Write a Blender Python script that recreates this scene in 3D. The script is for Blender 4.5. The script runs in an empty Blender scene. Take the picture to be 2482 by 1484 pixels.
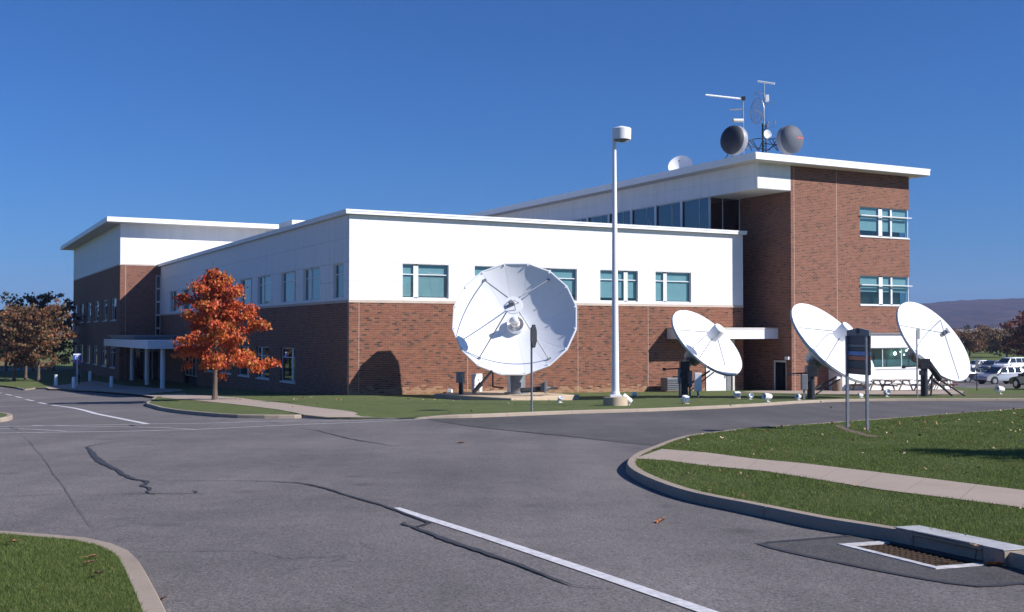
import bpy, bmesh, math, random
import numpy as np
from mathutils import Vector, Matrix, Euler

random.seed(7)
rng = np.random.default_rng(7)
sc = bpy.context.scene
COL = sc.collection
R = math.radians

# ------------------------------------------------------------------ camera, sky, sun, exposure
F = 2650.0                       # focal length in units of a 2481 px wide picture
CX, CY, HORIZON, EYE = 1240.5, 742.0, 805.0, 1.75
PITCH = math.atan((HORIZON - CY) / F)
cam_d = bpy.data.cameras.new('camera')
cam = bpy.data.objects.new('camera', cam_d)
COL.objects.link(cam)
cam.location = (0, 0, EYE)
cam.rotation_euler = (math.pi / 2 + PITCH, 0, 0)
cam_d.sensor_width = 36.0
cam_d.lens = 36.0 * F / 2481.0
cam_d.clip_start = 0.1
cam_d.clip_end = 12000
sc.camera = cam

SUN_EL, SUN_AZ = R(35.0), R(109.0)          # azimuth clockwise from +Y
sunvec = Vector((math.sin(SUN_AZ) * math.cos(SUN_EL), math.cos(SUN_AZ) * math.cos(SUN_EL), math.sin(SUN_EL)))
world = bpy.data.worlds.new('World')
sc.world = world
world.use_nodes = True
wn = world.node_tree.nodes
sky = wn.new('ShaderNodeTexSky')
sky.sky_type = 'NISHITA'
sky.sun_disc = False
sky.sun_elevation = SUN_EL
sky.sun_rotation = SUN_AZ
sky.altitude = 300
sky.air_density = 1.0
sky.dust_density = 0.9
sky.ozone_density = 3.0
tone = wn.new('ShaderNodeMix'); tone.data_type = 'RGBA'; tone.blend_type = 'MULTIPLY'
tone.inputs['Factor'].default_value = 1.0
tone.inputs['B'].default_value = (0.195, 0.525, 0.99, 1)        # the deep blue the picture gives the whole sky
world.node_tree.links.new(sky.outputs[0], tone.inputs['A'])
world.node_tree.links.new(tone.outputs['Result'], wn['Background'].inputs[0])
wn['Background'].inputs[1].default_value = 0.072
sun_d = bpy.data.lights.new('sun', 'SUN')
sun_d.energy = 4.9
sun_d.angle = R(0.5)
sun_d.color = (1.0, 0.95, 0.90)
sun = bpy.data.objects.new('sun', sun_d)
COL.objects.link(sun)
sun.location = (40, -20, 40)
sun.rotation_euler = sunvec.to_track_quat('Z', 'Y').to_euler()
sc.view_settings.view_transform = 'Standard'
sc.view_settings.look = 'None'
sc.view_settings.exposure = 0.55
sc.view_settings.gamma = 1.0
sc.view_settings.use_curve_mapping = False
sc.render.engine = 'CYCLES'
sc.cycles.max_bounces = 6
sc.cycles.transparent_max_bounces = 8

# ------------------------------------------------------------------ places
def smooth(a, b, x):
    t = min(1.0, max(0.0, (x - a) / (b - a)))
    return t * t * (3 - 2 * t)

def gz(y, x=0.0):
    """height of the road surface: a 3 % fall away from the camera, flat beyond 110 m, and a slight fall to the left by the entrance"""
    return gz0(y) - 0.017 * max(0.0, min(22.0, -x - 8.0)) * smooth(40, 56, y) * (1 - smooth(92, 112, y))

def gz0(y):
    if y < 102: return -0.03 * y
    if y > 118: return -3.30
    t = (y - 102) / 16
    return -3.06 - 0.03 * 16 * (t - t * t / 2)

RAMP = (-4.5, 35.9)
def zl(x, y):
    """height of the kerbed lawns"""
    z = gz(y, x) + 0.12
    z -= 0.37 * math.exp(-((x - 0.3) / 6.5) ** 2 - ((y - 58.5) / 4.6) ** 2)
    z -= 0.16 * smooth(56, 70, y) * (1 - smooth(86, 96, y)) * smooth(-24, -12, x)
    z -= 0.105 * math.exp(-(((x - RAMP[0]) / 2.0) ** 2 + ((y - RAMP[1]) / 1.5) ** 2) ** 2)
    return z

def ray(u, v):
    d = Vector(((u - CX) / F, 1.0, (CY - v) / F))
    c, s = math.cos(PITCH), math.sin(PITCH)
    return Vector((d.x, d.y * c - d.z * s, d.y * s + d.z * c))

def G(u, v, dz=0.0):
    """point of the sloping ground seen in direction (u, v)"""
    d = ray(u, v)
    t = (EYE - dz) / (-d.z - 0.03 * d.y)
    p = Vector((0, 0, EYE)) + d * t
    if t < 0 or p.y > 104:
        t = (EYE - dz + 3.3) / -d.z
        p = Vector((0, 0, EYE)) + d * t
    elif p.x < -8 and p.y > 38:
        for _ in range(14):
            e = gz(p.y, p.x) - gz0(p.y)
            t = (EYE - dz - e) / (-d.z - 0.03 * d.y)
            p = Vector((0, 0, EYE)) + d * t
    return p

def W(u, v, depth):
    d = ray(u, v)
    return Vector((0, 0, EYE)) + d * (depth / d.y)

def Z1(x, y): return ((x / 1.974) / 1.3156, (1200 + y / 1.974) / 1.3156)
def Z2(x, y): return ((1000 + x / 1.974) / 1.3156, (1200 + y / 1.974) / 1.3156)
def Z3(x, y): return ((2000 + x / 1.9636) / 1.3156, (1300 + y / 1.9636) / 1.3156)
def Z6(x, y): return ((2400 + x / 2.748) / 1.3156, (900 + y / 2.748) / 1.3156)

# ------------------------------------------------------------------ object helpers
def tag(o, label=None, cat=None, group=None, kind=None):
    if label: o['label'] = label
    if cat: o['category'] = cat
    if group: o['group'] = group
    if kind: o['kind'] = kind
    return o

def empty(name, loc=(0, 0, 0), rz=0.0, parent=None, label=None, cat=None, group=None, kind=None):
    o = bpy.data.objects.new(name, None)
    COL.objects.link(o)
    o.location = loc
    o.rotation_euler = (0, 0, rz)
    o.empty_display_size = 0.2
    if parent: o.parent = parent
    return tag(o, label, cat, group, kind)

def children(o): return [c for c in o.children]

def copy_tree(o, parent=None):
    c = o.copy()
    COL.objects.link(c)
    if parent is not None: c.parent = parent
    for ch in list(o.children):
        copy_tree(ch, c)
    return c

class MB:
    def __init__(s): s.v, s.f, s.m, s.uv = [], [], [], {}
    def quad(s, pts, m=0):
        b = len(s.v)
        s.v += [tuple(p) for p in pts]
        s.f.append(tuple(range(b, b + len(pts)))); s.m.append(m)
    def box(s, x0, y0, z0, x1, y1, z1, m=0):
        b = len(s.v)
        s.v += [(x0, y0, z0), (x1, y0, z0), (x1, y1, z0), (x0, y1, z0), (x0, y0, z1), (x1, y0, z1), (x1, y1, z1), (x0, y1, z1)]
        for f in ((0, 3, 2, 1), (4, 5, 6, 7), (0, 1, 5, 4), (1, 2, 6, 5), (2, 3, 7, 6), (3, 0, 4, 7)):
            s.f.append(tuple(b + i for i in f)); s.m.append(m)
        return s
    def obox(s, c, ax, ay, az, m=0):
        """box about c with half axes ax, ay, az"""
        c, ax, ay, az = Vector(c), Vector(ax), Vector(ay), Vector(az)
        b = len(s.v)
        for k in (-1, 1):
            for (i, j) in ((-1, -1), (1, -1), (1, 1), (-1, 1)):
                s.v.append(tuple(c + ax * i + ay * j + az * k))
        for f in ((0, 3, 2, 1), (4, 5, 6, 7), (0, 1, 5, 4), (1, 2, 6, 5), (2, 3, 7, 6), (3, 0, 4, 7)):
            s.f.append(tuple(b + i for i in f)); s.m.append(m)
        return s
    def bar(s, p0, p1, w, h, up=(0, 0, 1), m=0):
        p0, p1 = Vector(p0), Vector(p1)
        d = p1 - p0
        side = d.cross(Vector(up))
        if side.length < 1e-6: side = d.cross(Vector((1, 0, 0)))
        side.normalize()
        u2 = side.cross(d).normalized()
        return s.obox((p0 + p1) / 2, d / 2, side * w / 2, u2 * h / 2, m)
    def tube(s, p0, p1, r0, r1=None, n=8, m=0, caps=True):
        p0, p1 = Vector(p0), Vector(p1)
        if r1 is None: r1 = r0
        d = (p1 - p0).normalized()
        a = d.orthogonal().normalized(); c = d.cross(a)
        b = len(s.v)
        for p, r in ((p0, r0), (p1, r1)):
            for i in range(n):
                t = 2 * math.pi * i / n
                s.v.append(tuple(p + (a * math.cos(t) + c * math.sin(t)) * r))
        for i in range(n):
            j = (i + 1) % n
            s.f.append((b + i, b + j, b + n + j, b + n + i)); s.m.append(m)
        if caps:
            s.f.append(tuple(b + i for i in reversed(range(n)))); s.m.append(m)
            s.f.append(tuple(b + n + i for i in range(n))); s.m.append(m)
        return s
    def path(s, pts, r, n=6, m=0):
        for i in range(len(pts) - 1): s.tube(pts[i], pts[i + 1], r, r, n, m)
        return s
    def lathe(s, prof, M=None, n=24, m=0, a0=0.0, caps=True):
        M = M or Matrix.Identity(4)
        b = len(s.v)
        for (r, z) in prof:
            for i in range(n):
                t = a0 + 2 * math.pi * i / n
                s.v.append(tuple(M @ Vector((r * math.cos(t), r * math.sin(t), z))))
        for k in range(len(prof) - 1):
            for i in range(n):
                j = (i + 1) % n
                s.f.append((b + k * n + i, b + k * n + j, b + (k + 1) * n + j, b + (k + 1) * n + i)); s.m.append(m)
        if caps and prof[0][0] > 1e-3: s.f.append(tuple(b + i for i in reversed(range(n)))); s.m.append(m)
        if caps and prof[-1][0] > 1e-3: s.f.append(tuple(b + (len(prof) - 1) * n + i for i in range(n))); s.m.append(m)
        return s
    def prism(s, pts2, z0, z1, m=0, M=None):
        M = M or Matrix.Identity(4)
        n = len(pts2); b = len(s.v)
        for z in (z0, z1):
            for p in pts2: s.v.append(tuple(M @ Vector((p[0], p[1], z))))
        s.f.append(tuple(b + i for i in reversed(range(n)))); s.m.append(m)
        s.f.append(tuple(b + n + i for i in range(n))); s.m.append(m)
        for i in range(n):
            j = (i + 1) % n
            s.f.append((b + i, b + j, b + n + j, b + n + i)); s.m.append(m)
        return s
    def build(s, name, mats, parent=None, smooth_=False, bevel=0.0, loc=None, kind=None):
        me = bpy.data.meshes.new(name)
        me.from_pydata(s.v, [], s.f)
        if not isinstance(mats, (list, tuple)): mats = [mats]
        for mt in mats: me.materials.append(mt)
        me.polygons.foreach_set('material_index', s.m)
        bm = bmesh.new(); bm.from_mesh(me)
        bmesh.ops.remove_doubles(bm, verts=bm.verts, dist=1e-5)
        bmesh.ops.recalc_face_normals(bm, faces=bm.faces)
        if bevel > 0:
            es = [e for e in bm.edges if len(e.link_faces) == 2 and e.calc_face_angle(0) > R(35)]
            bmesh.ops.bevel(bm, geom=es, offset=bevel, segments=1, affect='EDGES', clamp_overlap=True)
        bm.to_mesh(me); bm.free()
        if smooth_: shade(me, 40)
        return link(name, me, parent, loc, kind)

def shade(me, deg=40):
    me.polygons.foreach_set('use_smooth', [True] * len(me.polygons))
    try: me.set_sharp_from_angle(angle=R(deg))
    except Exception: pass

def link(name, me, parent=None, loc=None, kind=None):
    o = bpy.data.objects.new(name, me)
    COL.objects.link(o)
    if parent: o.parent = parent
    if loc is not None: o.location = loc
    if kind: o['kind'] = kind
    return o

# ------------------------------------------------------------------ materials
def new_mat(name):
    m = bpy.data.materials.new(name)
    m.use_nodes = True
    return m, m.node_tree.nodes, m.node_tree.links, m.node_tree.nodes['Principled BSDF']

def ramp(n, stops, interp='LINEAR'):
    r = n.new('ShaderNodeValToRGB')
    r.color_ramp.interpolation = interp
    e = r.color_ramp.elements
    while len(e) < len(stops): e.new(0.5)
    for k, (p, c) in enumerate(stops):
        e[k].position = p
        e[k].color = (c[0], c[1], c[2], 1) if not isinstance(c, (int, float)) else (c, c, c, 1)
    return r

def mat(name, col, rough=0.6, metal=0.0, var=0.08, scale=3.0, bump=0.0, bscale=60.0, spec=0.5, coat=0.0):
    """plain painted / metal / stone surface with slight tonal variation and fine relief"""
    m, n, l, b = new_mat(name)
    tc = n.new('ShaderNodeTexCoord')
    nz = n.new('ShaderNodeTexNoise'); nz.inputs['Scale'].default_value = scale; nz.inputs['Detail'].default_value = 6
    l.new(tc.outputs['Object'], nz.inputs['Vector'])
    r = ramp(n, [(0.3, [c * (1 - var) for c in col]), (0.7, [min(1, c * (1 + var)) for c in col])])
    l.new(nz.outputs['Fac'], r.inputs['Fac'])
    l.new(r.outputs['Color'], b.inputs['Base Color'])
    b.inputs['Roughness'].default_value = rough
    b.inputs['Metallic'].default_value = metal
    b.inputs['Specular IOR Level'].default_value = spec
    b.inputs['Coat Weight'].default_value = coat
    b.inputs['Coat Roughness'].default_value = 0.05
    if bump > 0:
        n2 = n.new('ShaderNodeTexNoise'); n2.inputs['Scale'].default_value = bscale; n2.inputs['Detail'].default_value = 4
        l.new(tc.outputs['Object'], n2.inputs['Vector'])
        bp = n.new('ShaderNodeBump'); bp.inputs['Strength'].default_value = bump; bp.inputs['Distance'].default_value = 0.02
        l.new(n2.outputs['Fac'], bp.inputs['Height']); l.new(bp.outputs['Normal'], b.inputs['Normal'])
    return m

def mat_attr(name, rough=0.6, transl=0.0, spec=0.3, gain=1.0):
    """colour per face taken from the mesh attribute 'tint' (leaf, blade colours)"""
    m, n, l, b = new_mat(name)
    at = n.new('ShaderNodeAttribute'); at.attribute_name = 'tint'
    l.new(at.outputs['Color'], b.inputs['Base Color'])
    b.inputs['Roughness'].default_value = rough
    b.inputs['Specular IOR Level'].default_value = spec
    if transl > 0:
        t = n.new('ShaderNodeBsdfTranslucent'); l.new(at.outputs['Color'], t.inputs['Color'])
        mx = n.new('ShaderNodeMixShader'); mx.inputs[0].default_value = transl
        l.new(b.outputs[0], mx.inputs[1]); l.new(t.outputs[0], mx.inputs[2])
        l.new(mx.outputs[0], n['Material Output'].inputs['Surface'])
    return m

def mat_glass(name, tint, refl=0.12):
    """thin tinted glazing: clear tinted body under a Fresnel mirror"""
    m, n, l, b = new_mat(name)
    n.remove(b)
    tr = n.new('ShaderNodeBsdfTransparent'); tr.inputs['Color'].default_value = (*tint, 1)
    gl = n.new('ShaderNodeBsdfGlossy'); gl.inputs['Roughness'].default_value = 0.015
    gl.inputs['Color'].default_value = (0.92, 0.97, 1.0, 1)
    lw = n.new('ShaderNodeLayerWeight'); lw.inputs['Blend'].default_value = 0.5
    fr = n.new('ShaderNodeMath'); fr.operation = 'POWER'; fr.inputs[1].default_value = 4.0
    l.new(lw.outputs['Facing'], fr.inputs[0])
    ad = n.new('ShaderNodeMath'); ad.operation = 'MULTIPLY_ADD'; ad.inputs[1].default_value = 0.8; ad.inputs[2].default_value = refl; ad.use_clamp = True
    l.new(fr.outputs[0], ad.inputs[0])
    mx = n.new('ShaderNodeMixShader')
    l.new(ad.outputs[0], mx.inputs[0]); l.new(tr.outputs[0], mx.inputs[1]); l.new(gl.outputs[0], mx.inputs[2])
    l.new(mx.outputs[0], n['Material Output'].inputs['Surface'])
    return m

def mat_brick(name, stain=True):
    """running-bond brick from UVs in metres: recessed pale joints, some dark bricks"""
    m, n, l, b = new_mat(name)
    uv = n.new('ShaderNodeUVMap'); uv.uv_map = 'UVMap'
    bt = n.new('ShaderNodeTexBrick')
    bt.offset = 0.5
    for k, v in (('Scale', 1.0), ('Mortar Size', 0.0085), ('Mortar Smooth', 0.1), ('Bias', 0.0), ('Brick Width', 0.315), ('Row Height', 0.1085)):
        bt.inputs[k].default_value = v
    bt.inputs['Color1'].default_value = (0, 0, 0, 1); bt.inputs['Color2'].default_value = (1, 1, 1, 1)
    bt.inputs['Mortar'].default_value = (0.5, 0.5, 0.5, 1)
    l.new(uv.outputs['UV'], bt.inputs['Vector'])
    r = ramp(n, [(0.0, (0.088, 0.05, 0.04)), (0.06, (0.11, 0.054, 0.04)), (0.13, (0.17, 0.070, 0.047)), (0.5, (0.20, 0.083, 0.056)), (1.0, (0.235, 0.10, 0.068))])
    l.new(bt.outputs['Color'], r.inputs['Fac'])
    nz = n.new('ShaderNodeTexNoise'); nz.inputs['Scale'].default_value = 0.7; nz.inputs['Detail'].default_value = 8
    l.new(uv.outputs['UV'], nz.inputs['Vector'])
    hv = n.new('ShaderNodeHueSaturation')
    mr = n.new('ShaderNodeMapRange'); mr.inputs['To Min'].default_value = 0.82; mr.inputs['To Max'].default_value = 1.18
    l.new(nz.outputs['Fac'], mr.inputs['Value']); l.new(mr.outputs[0], hv.inputs['Value']); l.new(r.outputs['Color'], hv.inputs['Color'])
    mx = n.new('ShaderNodeMix'); mx.data_type = 'RGBA'
    l.new(bt.outputs['Fac'], mx.inputs['Factor']); l.new(hv.outputs['Color'], mx.inputs['A'])
    mx.inputs['B'].default_value = (0.38, 0.25, 0.185, 1)
    l.new(mx.outputs['Result'], b.inputs['Base Color'])
    b.inputs['Roughness'].default_value = 0.85
    b.inputs['Specular IOR Level'].default_value = 0.25
    iv = n.new('ShaderNodeMath'); iv.operation = 'SUBTRACT'; iv.inputs[0].default_value = 1.0
    l.new(bt.outputs['Fac'], iv.inputs[1])
    bp = n.new('ShaderNodeBump'); bp.inputs['Strength'].default_value = 0.6; bp.inputs['Distance'].default_value = 0.012
    l.new(iv.outputs[0], bp.inputs['Height']); l.new(bp.outputs['Normal'], b.inputs['Normal'])
    return m

def mat_asphalt(name, base, warm=0.0):
    m, n, l, b = new_mat(name)
    tc = n.new('ShaderNodeTexCoord')
    big = n.new('ShaderNodeTexNoise'); big.inputs['Scale'].default_value = 0.16; big.inputs['Detail'].default_value = 5; big.inputs['Roughness'].default_value = 0.6
    mid = n.new('ShaderNodeTexNoise'); mid.inputs['Scale'].default_value = 1.7; mid.inputs['Detail'].default_value = 8; mid.inputs['Roughness'].default_value = 0.7
    fine = n.new('ShaderNodeTexVoronoi'); fine.inputs['Scale'].default_value = 75.0
    grain = n.new('ShaderNodeTexNoise'); grain.inputs['Scale'].default_value = 38.0; grain.inputs['Detail'].default_value = 5; grain.inputs['Roughness'].default_value = 0.8
    for t in (big, mid, fine, grain): l.new(tc.outputs['Object'], t.inputs['Vector'])
    def rng_(src, lo, hi, a=0.25, c=0.75):
        q = n.new('ShaderNodeMapRange'); q.inputs['From Min'].default_value = a; q.inputs['From Max'].default_value = c
        q.inputs['To Min'].default_value = lo; q.inputs['To Max'].default_value = hi
        l.new(src, q.inputs['Value']); return q.outputs[0]
    def mul(a, c):
        q = n.new('ShaderNodeMath'); q.operation = 'MULTIPLY'; l.new(a, q.inputs[0]); l.new(c, q.inputs[1]); return q.outputs[0]
    sep = n.new('ShaderNodeSeparateColor'); l.new(fine.outputs['Color'], sep.inputs[0])
    v = mul(mul(rng_(big.outputs['Fac'], 0.68, 1.28), rng_(mid.outputs['Fac'], 0.84, 1.16)), mul(rng_(sep.outputs[0], 0.60, 1.45, 0, 1), rng_(grain.outputs['Fac'], 0.48, 1.52)))
    # traffic lanes worn along the road, sparse oil drips, hairline cracks
    mp = n.new('ShaderNodeMapping'); mp.inputs['Rotation'].default_value = (0, 0, R(-31)); mp.inputs['Scale'].default_value = (0.85, 0.05, 1)
    l.new(tc.outputs['Object'], mp.inputs['Vector'])
    lane = n.new('ShaderNodeTexNoise'); lane.inputs['Scale'].default_value = 1.0; lane.inputs['Detail'].default_value = 3
    l.new(mp.outputs[0], lane.inputs['Vector'])
    drip = n.new('ShaderNodeTexVoronoi'); drip.inputs['Scale'].default_value = 0.55; drip.inputs['Randomness'].default_value = 1.0
    l.new(tc.outputs['Object'], drip.inputs['Vector'])
    wob = n.new('ShaderNodeTexNoise'); wob.inputs['Scale'].default_value = 1.1; wob.inputs['Detail'].default_value = 5
    l.new(tc.outputs['Object'], wob.inputs['Vector'])
    wv = n.new('ShaderNodeVectorMath'); wv.operation = 'MULTIPLY_ADD'; wv.inputs[1].default_value = (1.4, 1.4, 0); 
    l.new(wob.outputs['Color'], wv.inputs[0]); l.new(tc.outputs['Object'], wv.inputs[2])
    hair = n.new('ShaderNodeTexVoronoi'); hair.feature = 'DISTANCE_TO_EDGE'; hair.inputs['Scale'].default_value = 0.16
    l.new(wv.outputs[0], hair.inputs['Vector'])
    hm_ = rng_(hair.outputs['Distance'], 0.62, 1.0, 0.0, 0.0022)
    gate = rng_(wob.outputs['Fac'], 0, 1, 0.44, 0.56)
    hmx = n.new('ShaderNodeMix'); hmx.inputs['A'].default_value = 1.0; l.new(gate, hmx.inputs['Factor']); l.new(hm_, hmx.inputs['B'])
    v = mul(mul(v, rng_(lane.outputs['Fac'], 0.88, 1.10, 0.3, 0.7)), mul(rng_(drip.outputs['Distance'], 0.72, 1.0, 0.03, 0.14), hmx.outputs['Result']))
    cm = n.new('ShaderNodeVectorMath'); cm.operation = 'SCALE'
    cm.inputs[0].default_value = (base * (1.02 + warm), base * 0.955, base * (0.985 - warm))
    l.new(v, cm.inputs['Scale'])
    l.new(cm.outputs[0], b.inputs['Base Color'])
    b.inputs['Roughness'].default_value = 0.88
    b.inputs['Specular IOR Level'].default_value = 0.3
    bp = n.new('ShaderNodeBump'); bp.inputs['Strength'].default_value = 0.55; bp.inputs['Distance'].default_value = 0.006
    l.new(grain.outputs['Fac'], bp.inputs['Height']); l.new(bp.outputs['Normal'], b.inputs['Normal'])
    return m

def mat_lawn(name, stops, scale=1.3):
    m, n, l, b = new_mat(name)
    tc = n.new('ShaderNodeTexCoord')
    a = n.new('ShaderNodeTexNoise'); a.inputs['Scale'].default_value = scale; a.inputs['Detail'].default_value = 8; a.inputs['Roughness'].default_value = 0.65
    c = n.new('ShaderNodeTexNoise'); c.inputs['Scale'].default_value = 26; c.inputs['Detail'].default_value = 6; c.inputs['Roughness'].default_value = 0.85
    l.new(tc.outputs['Object'], a.inputs['Vector']); l.new(tc.outputs['Object'], c.inputs['Vector'])
    s = n.new('ShaderNodeMath'); s.operation = 'MULTIPLY_ADD'; s.inputs[1].default_value = 0.55
    l.new(c.outputs['Fac'], s.inputs[0])
    h = n.new('ShaderNodeMath'); h.operation = 'MULTIPLY'; h.inputs[1].default_value = 0.45
    l.new(a.outputs['Fac'], h.inputs[0]); l.new(h.outputs[0], s.inputs[2])
    r = ramp(n, stops)
    l.new(s.outputs[0], r.inputs['Fac']); l.new(r.outputs['Color'], b.inputs['Base Color'])
    b.inputs['Roughness'].default_value = 0.9; b.inputs['Specular IOR Level'].default_value = 0.15
    bp = n.new('ShaderNodeBump'); bp.inputs['Strength'].default_value = 0.9; bp.inputs['Distance'].default_value = 0.05
    l.new(c.outputs['Fac'], bp.inputs['Height']); l.new(bp.outputs['Normal'], b.inputs['Normal'])
    return m

def mat_concrete(name, col, stain=0.25):
    m, n, l, b = new_mat(name)
    tc = n.new('ShaderNodeTexCoord')
    a = n.new('ShaderNodeTexNoise'); a.inputs['Scale'].default_value = 0.9; a.inputs['Detail'].default_value = 9; a.inputs['Roughness'].default_value = 0.7
    c = n.new('ShaderNodeTexNoise'); c.inputs['Scale'].default_value = 45; c.inputs['Detail'].default_value = 5; c.inputs['Roughness'].default_value = 0.8
    l.new(tc.outputs['Object'], a.inputs['Vector']); l.new(tc.outputs['Object'], c.inputs['Vector'])
    s = n.new('ShaderNodeMath'); s.operation = 'ADD'
    l.new(a.outputs['Fac'], s.inputs[0]); l.new(c.outputs['Fac'], s.inputs[1])
    r = ramp(n, [(0.36, [x * (1 - stain) for x in col]), (0.5, col), (0.66, [min(1, x * (1 + stain * 0.5)) for x in col])])
    h = n.new('ShaderNodeMath'); h.operation = 'MULTIPLY'; h.inputs[1].default_value = 0.5
    l.new(s.outputs[0], h.inputs[0])
    l.new(h.outputs[0], r.inputs['Fac']); l.new(r.outputs['Color'], b.inputs['Base Color'])
    b.inputs['Roughness'].default_value = 0.85; b.inputs['Specular IOR Level'].default_value = 0.25
    bp = n.new('ShaderNodeBump'); bp.inputs['Strength'].default_value = 0.35; bp.inputs['Distance'].default_value = 0.01
    l.new(c.outputs['Fac'], bp.inputs['Height']); l.new(bp.outputs['Normal'], b.inputs['Normal'])
    return m

M = {}
M['asphalt'] = mat_asphalt('aged_asphalt', 0.127, 0.03)
M['asphalt_new'] = mat_asphalt('newer_asphalt', 0.086)
M['asphalt_patch'] = mat_asphalt('asphalt_patch', 0.076)
M['sealant'] = mat('crack_sealant', (0.036, 0.036, 0.042), 0.7, var=0.3, scale=9)
M['road_paint'] = mat('road_paint', (0.53, 0.52, 0.55), 0.75, var=0.2, scale=14, bump=0.2, bscale=70)
M['worn_paint'] = mat('worn_road_paint', (0.46, 0.45, 0.47), 0.8, var=0.3, scale=10)
M['concrete'] = mat_concrete('kerb_concrete', (0.31, 0.255, 0.205))
M['walk'] = mat_concrete('pavement_concrete', (0.345, 0.28, 0.235), 0.15)
M['slab'] = mat_concrete('slab_concrete', (0.47, 0.37, 0.27), 0.3)
M['lawn'] = mat_lawn('mown_grass', [(0.3, (0.055, 0.072, 0.025)), (0.5, (0.105, 0.132, 0.046)), (0.72, (0.17, 0.185, 0.078))])
M['field'] = mat_lawn('rough_field', [(0.3, (0.05, 0.08, 0.02)), (0.5, (0.10, 0.13, 0.035)), (0.72, (0.19, 0.16, 0.06))], 0.05)
M['soil'] = mat('bare_soil', (0.13, 0.09, 0.06), 0.95, var=0.35, scale=9, bump=0.6)
M['blades'] = mat_attr('grass_blades', 0.75, 0.40, 0.08)
M['leaves'] = mat_attr('autumn_leaves', 0.55, 0.35, 0.35)
M['litter'] = mat_attr('fallen_leaves', 0.7, 0.1, 0.2)
M['bark'] = mat('tree_bark', (0.12, 0.09, 0.07), 0.9, var=0.45, scale=14, bump=0.7, bscale=30)
M['panel'] = mat('white_wall_panel', (0.76, 0.76, 0.78), 0.55, var=0.05, scale=0.6, spec=0.3)
_n, _l = M['panel'].node_tree.nodes, M['panel'].node_tree.links                  # faint rain streaks run down the panels
_mp = _n.new('ShaderNodeMapping'); _mp.inputs['Scale'].default_value = (3.5, 3.5, 0.22)
_tc = next(q for q in _n if q.type == 'TEX_COORD'); _nz = next(q for q in _n if q.type == 'TEX_NOISE')
_l.new(_tc.outputs['Object'], _mp.inputs['Vector']); _l.new(_mp.outputs[0], _nz.inputs['Vector'])
M['fascia'] = mat('white_metal_fascia', (0.80, 0.81, 0.84), 0.45, var=0.02, scale=1.0)
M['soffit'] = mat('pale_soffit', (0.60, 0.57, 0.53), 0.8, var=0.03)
M['stone'] = mat_concrete('limestone_band', (0.55, 0.45, 0.38), 0.18)
M['mortar'] = mat('pale_mortar', (0.44, 0.29, 0.19), 0.95, var=0.12, scale=20)
M['brick'] = mat_brick('brick_wall')
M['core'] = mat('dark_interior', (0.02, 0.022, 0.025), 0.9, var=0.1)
M['bay_room'] = mat('teal_grey_room', (0.07, 0.16, 0.17), 0.8, var=0.25, scale=0.8)
M['roof'] = mat('roof_membrane', (0.45, 0.45, 0.45), 0.9, var=0.1)
M['frame'] = mat('white_window_frame', (0.70, 0.71, 0.73), 0.4, var=0.02)
M['glass'] = mat_glass('tinted_glazing', (0.50, 0.68, 0.71), 0.09)
M['glass_dark'] = mat_glass('dark_glazing', (0.16, 0.22, 0.24), 0.13)
M['glass_clear'] = mat_glass('car_glazing', (0.12, 0.14, 0.15), 0.06)
M['blind'] = mat('window_blind', (0.50, 0.55, 0.56), 0.7, var=0.05, scale=2)
M['pole_white'] = mat('white_pole_paint', (0.80, 0.80, 0.83), 0.35, var=0.02)
M['dish'] = mat('dish_paint', (0.78, 0.79, 0.83), 0.6, var=0.025, scale=1.2, spec=0.3)
M['dish_back'] = mat('dish_back_grey', (0.34, 0.35, 0.37), 0.5, 0.3, var=0.1)
M['galv'] = mat('galvanised_steel', (0.30, 0.31, 0.34), 0.45, 0.6, var=0.18, scale=12)
M['dark_metal'] = mat('dark_steel', (0.030, 0.032, 0.038), 0.45, 0.4, var=0.25, scale=6)
M['mid_metal'] = mat('grey_equipment_paint', (0.20, 0.21, 0.23), 0.5, 0.1, var=0.1)
M['steel_white'] = mat('dulled_white_paint', (0.40, 0.40, 0.41), 0.6, var=0.14, scale=9)
M['shroud'] = mat('grey_shroud', (0.26, 0.27, 0.30), 0.5, var=0.05)
M['white_box'] = mat('white_cabinet_paint', (0.76, 0.76, 0.78), 0.4, var=0.03)
M['brass'] = mat('copper_feed', (0.42, 0.30, 0.18), 0.35, 0.7, var=0.1)
M['radome'] = mat('grey_radome_fabric', (0.085, 0.098, 0.13), 0.7, var=0.06)
M['radome_dark'] = mat('dark_navy_radome', (0.016, 0.021, 0.038), 0.7, var=0.08)
M['red_mark'] = mat('red_lettering', (0.55, 0.10, 0.06), 0.6)
M['rust'] = mat('rusty_iron', (0.062, 0.038, 0.022), 0.8, 0.4, var=0.4, scale=25)
M['void'] = mat('black_void', (0.004, 0.004, 0.005), 0.95)
M['wood'] = mat('weathered_wood', (0.20, 0.16, 0.14), 0.8, var=0.25, scale=7)
M['redwood'] = mat('red_brown_wood', (0.16, 0.05, 0.035), 0.7, var=0.25, scale=7)
M['pebble'] = mat_concrete('pebbled_bin', (0.22, 0.16, 0.12), 0.35)
M['lamp_glass'] = mat('lamp_lens', (0.10, 0.16, 0.26), 0.12, var=0.05)
M['tyre'] = mat('tyre_rubber', (0.018, 0.018, 0.02), 0.8)
M['rim'] = mat('alloy_rim', (0.55, 0.55, 0.58), 0.3, 0.8)
M['chrome'] = mat('bright_lamp', (0.85, 0.85, 0.88), 0.1, 0.6)
M['tail'] = mat('red_tail_lamp', (0.35, 0.03, 0.02), 0.25)

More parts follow.
